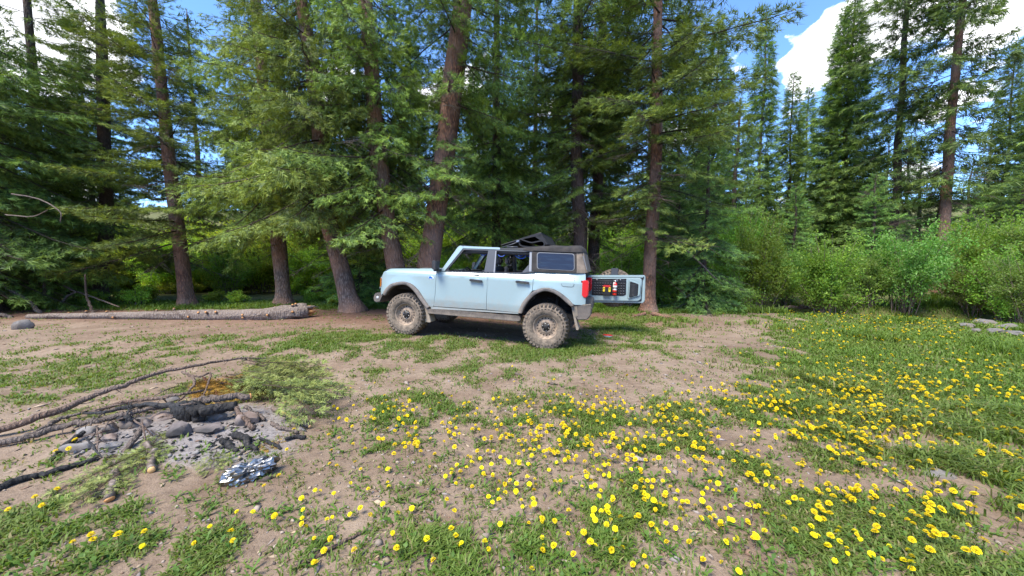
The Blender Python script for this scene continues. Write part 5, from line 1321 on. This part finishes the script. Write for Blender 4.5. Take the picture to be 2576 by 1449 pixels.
for i, (x, y, rx, ry, rz, m, lb) in enumerate([
    (790, 642, .10, .08, .06, 'rock_soot', 'sooty brown stone in the hollow of the fire ring'), (790, 705, .115, .06, .035, 'rock_pink', 'flat pinkish slab at the ashy hollow'),
    (965, 605, .15, .08, .05, 'rock_soot', 'long sooty slab under the charred stub'), (1310, 655, .11, .09, .07, 'rock_soot', 'smooth dark grey stone sunk in the ash'),
    (1760, 590, .12, .10, .085, 'rock_pink', 'rounded pinkish stone at the stump end'), (1560, 560, .10, .07, .05, 'ash_rock', 'pale ash-covered stone under the stump'),
    (1500, 640, .15, .11, .05, 'rock_soot', 'broad sooty stone in the middle of the ash'), (620, 665, .12, .09, .04, 'ash_rock', 'white ash-coated flat stone'), (580, 765, .13, .09, .04, 'ash_rock', 'low ash-coated stone beside the black tapered stick'),
    (1240, 425, .10, .07, .05, 'rock', 'grey stone behind the charred branch'), (1150, 560, .13, .08, .05, 'rock_pink', 'reddish stone between hollow and stump'), (800, 760, .08, .05, .03, 'ash_rock', 'small pale stone before the pinkish slab'),
    (1410, 805, .03, .025, .02, 'ash_rock', 'tiny white pebble in front of the ash'), (2240, 430, .10, .06, .04, 'rock_pink', 'flat brown stone at the edge of the green bough')]):
    p = r2(x, y); rock('hearth_stone', p + [0, 0, rz * .12], (rx, ry, rz * 1.3), M[m], lb, 60 + i, rk, flat=0)
# crumpled foil
def foil_build(nt, b):
    N = NT(nt); n = N.noise(22, 3, .5, N.coord()); v = N.voro(26, N.coord())
    N.bump(b, v, .35, .015)
M['foil'] = mat('crumpled_foil', (.27, .265, .26), .36, 1, foil_build)
bm = bmesh.new(); bmesh.ops.create_icosphere(bm, subdivisions=4, radius=1); rg = rs(2)
for v in bm.verts:
    q = np.array(v.co); n1 = abs(fbm(q[0] * 3.2 + 5, q[1] * 3.2 + q[2] * 2.7, 77, 3) - .5) * 1.5; n2 = abs(fbm(q[0] * 8, q[1] * 8 + q[2] * 6, 78, 2) - .5)
    k = .72 + n1 * .75 + n2 * .4 - (.35 * math.exp(-((q[0] - .05) / .3) ** 2) if q[2] > 0 else 0)
    v.co = Vector((q[0] * .185 * k, q[1] * .10 * k + q[0] * .02, q[2] * .105 * k + .02 * q[0]))
fo_ = finish(bm, 'crumpled_foil', None, M['foil'], False); fo_.location = r2(1780, 985) + [0, 0, .045]; fo_.rotation_euler.z = R(24)
tag(fo_, 'crumpled ball of silver foil on the dirt before the fire ring', 'foil')
# spruce boughs thrown on the heap
def bough_mesh(name, L, seed, tone, kw):
    v, f, c = spruce_branch(L, seed, 2.2, **kw)
    g = c.mean(1, keepdims=True); c = (c * .7 + g * .3) * np.array(tone)
    return np_mesh(name, v, f, M['needles'], c)
BG = [bough_mesh('bough', .9, s, (1.05, .95, .75), dict(droop=.12, hang=.2, fresh=.5, bald=.1)) for s in (1, 2)]
BD = [bough_mesh('bough', .7, s, (1.7, .82, .42), dict(droop=.1, hang=.2, fresh=.4, bald=.1)) for s in (3, 4)]
def bough(me, x, y, dz, rot, sc, label, group, tilt=0):
    o = link('spruce_bough', me); o.location = r2(x, y, dz); o.rotation_euler = (R(tilt), R(rb.uniform(-6, 12)), R(rot)); o.scale = (sc, sc, sc * .8)
    return tag(o, label, 'bough', group)
rb = random.Random(12)
for i in range(24):
    x = rb.uniform(1560, 2080); y = 90 + (x - 1580) * .13 + rb.uniform(0, 200)
    bough(BG[i % 2], x, y, rb.uniform(.10, .34), rb.uniform(-38, 40), rb.uniform(.5, .85), 'limp yellow-green cut spruce bough piled behind the fire ring', 'cut green boughs behind the fire ring', rb.uniform(-25, 25))
for i in range(8):
    bough(BD[i % 2], rb.uniform(1380, 1640), rb.uniform(225, 360), rb.uniform(.08, .22), rb.uniform(-50, 10), rb.uniform(.5, .8), 'dried rust-orange spruce bough in the fire heap', 'dried orange boughs in the fire heap', rb.uniform(-25, 25))
for i, (x, y, rot, s) in enumerate([(1120, 700, -60, .42), (1180, 720, -100, .4), (1080, 640, -20, .36), (900, 850, -110, .42), (930, 900, -80, .4), (1560, 780, -60, .28), (1240, 300, 20, .4), (1330, 320, -30, .42), (500, 560, 10, .4), (660, 470, 200, .35)]):
    bough(BG[i % 2], x, y, .05, rot, s, 'small faded green spruce sprig lying on sticks and ash', 'small sprigs on the fire ring')
for i, (x, y, rot, s) in enumerate([(1960, 690, 40, .28), (2000, 740, 120, .25), (1880, 720, -30, .22), (740, 840, 30, .14)]):
    bough(BD[i % 2], x, y, .02, rot, s, 'clump of rusty dead needles on the ground', 'rusty needle clumps')
sp_ = link('spruce_bough', BG[0]); sp_.location = gpz(735, 795, .05); sp_.rotation_euler.z = R(170); sp_.scale = (1, 1, .7); tag(sp_, 'torn grey-green bough lying against the broken log end', 'bough')
# ---------------------------------------------------------------- grass, weeds, dandelions, litter
def sample_ground(n, rng, rmin=1.25, rmax=14.5, amax=66):
    """more samples per square metre close by, where single blades can be seen"""
    r = rmin * (rmax / rmin) ** rng.uniform(0, 1, n); a = np.radians(rng.uniform(-amax, amax, n))
    y = r; x = r * np.tan(a)
    return x, y
rng = rs(50)
x, y = sample_ground(150000, rng)
keep = rng.uniform(size=len(x)) < grass_mask(x, y) * .85 + .05
car_p = np.stack([(x - v_org[0]) * -e_[0] + (y - v_org[1]) * -e_[1], (x - v_org[0]) * n_[0] + (y - v_org[1]) * n_[1]])
under = (abs(car_p[0]) < 1.9) & (abs(car_p[1]) < .85)
keep &= ~(under & (rng.uniform(size=len(x)) < .8))
pit = np.exp(-(((x - PIT[0]) / .85) ** 2 + ((y - PIT[1]) / .5) ** 2) ** 2)
keep &= rng.uniform(size=len(x)) > pit * 1.1
x, y = x[keep], y[keep]
idx = rng.permutation(len(x))[:34000]; x, y = x[idx], y[idx]
NBL = 6
gm_ = grass_mask(x, y)
lush = np.clip(sstep(3, 8, x) * .8 + sstep(10.8, 12.3, y) + (fbm(x * 1.1, y * 1.1, 61, 3) - .4) * 1.2, 0, 1.2)
bx = np.repeat(x, NBL); by = np.repeat(y, NBL); n = len(bx); dist = np.hypot(bx, by)
bx = bx + rng.normal(size=n) * .022 * (1 + dist * .12); by = by + rng.normal(size=n) * .022 * (1 + dist * .12)
bz = GZ(bx, by) - .004
az = rng.uniform(0, 6.28, n); h = rng.uniform(.035, .085, n) * (.68 + .45 * np.repeat(lush, NBL)) * (.8 + .4 * np.repeat(gm_, NBL)) * (1 + .5 * sstep(10.8, 12.4, by) * rng.uniform(0, 1.5, n))
h = h * (1 + 1.3 * (fbm(bx * .9 + 5, by * .9, 71, 2) > .63) * (bx > 3))
ln = rng.uniform(.45, 1.5, n); wd = rng.uniform(.0018, .0048, n) * (1 + dist * .14)
dx, dy = np.cos(az), np.sin(az)
B = np.stack([bx, by, bz], 1); S = np.stack([-dy, dx, 0 * dx], 1) * wd[:, None]
D1 = np.stack([dx * ln * .3, dy * ln * .3, np.full(n, .62)], 1) * h[:, None]; D2 = np.stack([dx * ln, dy * ln, 1.02 - .32 * ln], 1) * h[:, None]
V = np.stack([B - S, B + S, B + D1 - S * .85, B + D1 + S * .85, B + D2], 1).reshape(-1, 3)
b = np.arange(n) * 5
Fg = np.concatenate([np.stack([b, b + 1, b + 3], 1), np.stack([b, b + 3, b + 2], 1), np.stack([b + 2, b + 3, b + 4], 1)])
ca, cb_, cc_, cdry = np.array([.085, .135, .024]), np.array([.155, .225, .040]), np.array([.22, .235, .065]), np.array([.30, .25, .12])
t = rng.uniform(size=(n, 1)); patch = np.repeat(fbm(x * 1.6, y * 1.6, 81, 3), NBL)[:, None]
lush_n = np.repeat(lush, NBL)[:, None]
c = ca * (1 - t) + cb_ * t
c = c * (1 - .45 * patch) + cc_ * .45 * patch
c = np.where(rng.uniform(size=(n, 1)) < .10 * (1.2 - lush_n), cdry * rng.uniform(.5, 1, (n, 1)), c)
c = c * (np.array([1.0, 1.0, 1.0]) * (1 - .5 * np.clip(lush_n, 0, 1)) + np.array([.85, 1.15, .6]) * .5 * np.clip(lush_n, 0, 1))
gr = link('grass', np_mesh('grass', V, Fg, M['grass'], np.repeat(c, 5, 0)))
tag(gr, 'short green grass and weeds in patches over the dirt', 'grass', kind='stuff')

# broad weed leaves (rosettes) near the camera: one object, nobody could count them
x2, y2 = sample_ground(34000, rng, 1.3, 7.5)
k2 = (rng.uniform(size=len(x2)) < grass_mask(x2, y2) * .8 + .06) & (np.exp(-(((x2 - PIT[0]) / .85) ** 2 + ((y2 - PIT[1]) / .5) ** 2) ** 2) < .3)
x2, y2 = x2[k2][:2600], y2[k2][:2600]
NL = 7; n = len(x2) * NL
bx = np.repeat(x2, NL) + rng.normal(size=n) * .008; by = np.repeat(y2, NL) + rng.normal(size=n) * .008; bz = GZ(bx, by)
az = np.tile(np.arange(NL) * 6.28 / NL, len(x2)) + np.repeat(rng.uniform(0, 6.28, len(x2)), NL) + rng.normal(size=n) * .3
ll = rng.uniform(.035, .095, n); wd = ll * rng.uniform(.09, .16, n); el = rng.uniform(.05, .9, n)
d = np.stack([np.cos(az) * np.cos(el), np.sin(az) * np.cos(el), np.sin(el)], 1); s = np.stack([-np.sin(az), np.cos(az), 0 * az], 1)
B = np.stack([bx, by, bz], 1); l_ = ll[:, None]; w_ = wd[:, None]; dn = np.array([0, 0, 1.0])
prof = [(0, .25, 0), (.3, .7, .04), (.45, .35, .05), (.62, 1.0, .04), (.75, .5, 0), (1.0, 0, -.16)]
rows = []
for (tt, ww, zz_) in prof:
    c0_ = B + d * l_ * tt + dn * l_ * zz_
    rows.append(c0_ - s * w_ * ww); rows.append(c0_ + s * w_ * ww)
V = np.stack(rows, 1).reshape(-1, 3); m_ = len(prof) * 2; b = np.arange(n) * m_
Fw = np.concatenate([np.stack([b + 2 * i, b + 2 * i + 1, b + 2 * i + 3, b + 2 * i + 2], 1) for i in range(len(prof) - 1)])
t = rng.uniform(size=(n, 1)); c = np.array([.065, .125, .020]) * (1 - t) + np.array([.135, .215, .038]) * t
wd_o = link('broadleaf_weeds', np_mesh('broadleaf_weeds', V, Fw, M['grass'], np.repeat(c, m_, 0)))
tag(wd_o, 'flat toothed weed leaves growing among the grass', 'weeds', kind='stuff')

# ---- dandelions
def dand_density(x, y):
    px, py = to_px(x, y, .05)
    d = 1.25 * sstep(1750, 2150, px - (py - 800) * .2) * (1 - sstep(960, 1080, py))
    d = d + .95 * blob(px, py, 2000, 1060, 520, 110) + .5 * blob(px, py, 1250, 1090, 320, 90) + .8 * blob(px, py, 2400, 1250, 420, 180) + .65 * blob(px, py, 1700, 1220, 360, 130)
    d = d + .22 * blob(px, py, 1400, 1320, 500, 130) + .30 * blob(px, py, 760, 1300, 220, 130) + .34 * blob(px, py, 150, 1340, 300, 120) + .15 * blob(px, py, 60, 1150, 100, 40) + .25 * blob(px, py, 980, 1060, 90, 60)
    d = d * (.12 + .88 * sstep(1020, 1000 - 120, -py + 1900 + 0 * px))
    d = np.where((py < 915) & (px < 1780), 0, d)
    d = np.where((px > 1480) & (px < 1900) & (py < 925), d * .1, d)
    return np.clip(d, 0, 1.2)
x3, y3 = sample_ground(52000, rng, 1.72, 12.2)
cl_ = sstep(.30, .70, fbm(x3 * 2.6, y3 * 2.6, 91, 3))
q = (y3 - bank_y(x3))
pk = dand_density(x3, y3) * (.5 + .6 * grass_mask(x3, y3)) * (1.0 + 2.0 * sstep(6.0, 9.0, y3) + .9 * (1 - sstep(2.2, 5.0, y3))) * (.3 + .8 * cl_) * (y3 / 5.2) ** 1.15 * .37
ok = (rng.uniform(size=len(x3)) < pk) & (q < .15)
x3, y3 = x3[ok], y3[ok]
order = np.argsort(np.hypot(x3, y3)); x3, y3 = x3[order], y3[order]
print('dandelions', len(x3))
def dand_head(seed):
    """domed head: three whorls of strap petals over a disc"""
    rg = rs(seed); mb = MB(); 
    for (nr, ri, ro, z0, z1, tn) in ((22, .005, .0225, .001, .002, 1.0), (18, .004, .0185, .005, .0105, .97), (14, .002, .0130, .010, .0165, .92)):
        a = np.arange(nr) * 6.283 / nr + rg.uniform(-.05, .05, nr); w = 6.283 / nr * .5
        rr_ = ro * rg.uniform(.88, 1.06, nr)
        V = np.stack([np.stack([ri * np.cos(a), ri * np.sin(a), np.full(nr, z0 + .002)], 1),
                      np.stack([rr_ * .95 * np.cos(a - w), rr_ * .95 * np.sin(a - w), z1 + rg.normal(size=nr) * .0012], 1),
                      np.stack([rr_ * np.cos(a), rr_ * np.sin(a), z1 + .0015 + rg.normal(size=nr) * .001], 1),
                      np.stack([rr_ * .95 * np.cos(a + w), rr_ * .95 * np.sin(a + w), z1 + rg.normal(size=nr) * .0012], 1)], 1).reshape(-1, 3)
        b_ = np.arange(nr) * 4
        mb.add(V, [np.stack([b_, b_ + 1, b_ + 2, b_ + 3], 1)], np.array([.90, .74, .02]) * tn)
    v, f = tube_geo(np.array([[0, 0, -.010], [0, 0, -.004], [0, 0, .001]]), [.003, .007, .009], 7, False); mb.add(v, f, (.10, .16, .03))
    return mb
heads = [dand_head(s) for s in range(3)]
head_me = [h_.mesh('flower_head', M['petal'], False, True) for h_ in heads]
def stem_geo(h, bend): return tube_geo(np.array([[0, 0, -.006], [bend * .3, 0, h * .5], [bend, 0, h - .008]]), [.0022, .002, .0018], 5, False)
stem_me = []
for h_, b_ in ((.045, .005), (.07, .015), (.095, .02), (.055, .03)):
    v, f = stem_geo(h_, b_); stem_me.append((np_mesh('stem', v, f, M['grass'], np.broadcast_to(np.array([.16, .20, .07]), v.shape), True), h_, b_))
NI = 300
DL = 'yellow dandelion in full bloom on the weedy dirt of the clearing'
for i in range(min(NI, len(x3))):
    px_, py_ = x3[i], y3[i]; sm, h_, b_ = stem_me[rng.randint(4)]
    r = empty('dandelion', (px_, py_, gz(px_, py_)), DL, 'dandelion', 'dandelions in the foreground')
    r.rotation_euler.z = rng.uniform(0, 6.28); sc = rng.uniform(.5, .9); r.scale = (sc, sc, sc)
    link('stem', sm, r)
    o = link('flower_head', head_me[rng.randint(3)], r); o.location = (b_, 0, h_); o.rotation_euler = (rng.normal() * .38, abs(rng.normal()) * .4, rng.uniform(0, 6))
xr, yr = x3[NI:], y3[NI:]
mbd = MB(); T_ = [(np.concatenate(h_.V), np.concatenate(h_.F4), np.concatenate(h_.C)) for h_ in heads]
zr = GZ(xr, yr); gmr = grass_mask(xr, yr)
for i in range(len(xr)):
    v, f, c = T_[i % 3]; sc = rng.uniform(.55, .95); h_ = rng.uniform(.035, .085) + .03 * gmr[i]; tx, ty = rng.normal(size=2) * .25
    vv = v * sc; vv = vv + np.stack([0 * v[:, 0], 0 * v[:, 0], -vv[:, 0] * tx - vv[:, 1] * ty], 1) + np.array([xr[i], yr[i], zr[i] + h_])
    mbd.add(vv, [f], c)
    sv, sf = tube_geo(np.array([[xr[i], yr[i], zr[i] - .01], [xr[i], yr[i], zr[i] + h_ - .008]]), .0025, 3, False); mbd.add(sv, sf, (.13, .18, .05))
do = link('dandelion_field', mbd.mesh('dandelion_field', M['petal'], False, True)); tag(do, 'far dandelions dotting the green meadow by the creek', 'dandelions', kind='stuff')

# ---- chips, pebbles, crumbs of bark on the soil
x4, y4 = sample_ground(5200, rng, 1.75, 10)
n = len(x4); mbl = MB()
z4 = GZ(x4, y4)
for i in range(n):
    s = rng.uniform(.004, .016) * (1 + y4[i] * .07) * (2.2 if rng.uniform() < .05 else 1); el = rng.uniform(.4, 2.6); a = rng.uniform(0, 6.28)
    oc = np.array([[el, 0, 0], [0, .8, .1], [-el, 0, 0], [0, -.8, 0], [.1, 0, .55], [0, 0, -.4]]) * s * rng.uniform(.7, 1.3, (6, 3))
    ca_, sa_ = math.cos(a), math.sin(a); oc = np.stack([oc[:, 0] * ca_ - oc[:, 1] * sa_, oc[:, 0] * sa_ + oc[:, 1] * ca_, oc[:, 2]], 1)
    cc0 = [(.30, .24, .19), (.20, .12, .08), (.10, .075, .06), (.36, .27, .18), (.26, .22, .20)][rng.randint(5)]
    mbl.add(oc + np.array([x4[i], y4[i], z4[i] + s * .12]), [np.array([[0, 1, 4], [1, 2, 4], [2, 3, 4], [3, 0, 4], [1, 0, 5], [2, 1, 5], [3, 2, 5], [0, 3, 5]])], np.array(cc0) * rng.uniform(.7, 1.2))
lt = link('soil_litter', mbl.mesh('soil_litter', M['twig'], False, True)); tag(lt, 'bark chips and pebbles scattered over the soil', 'litter', kind='stuff')
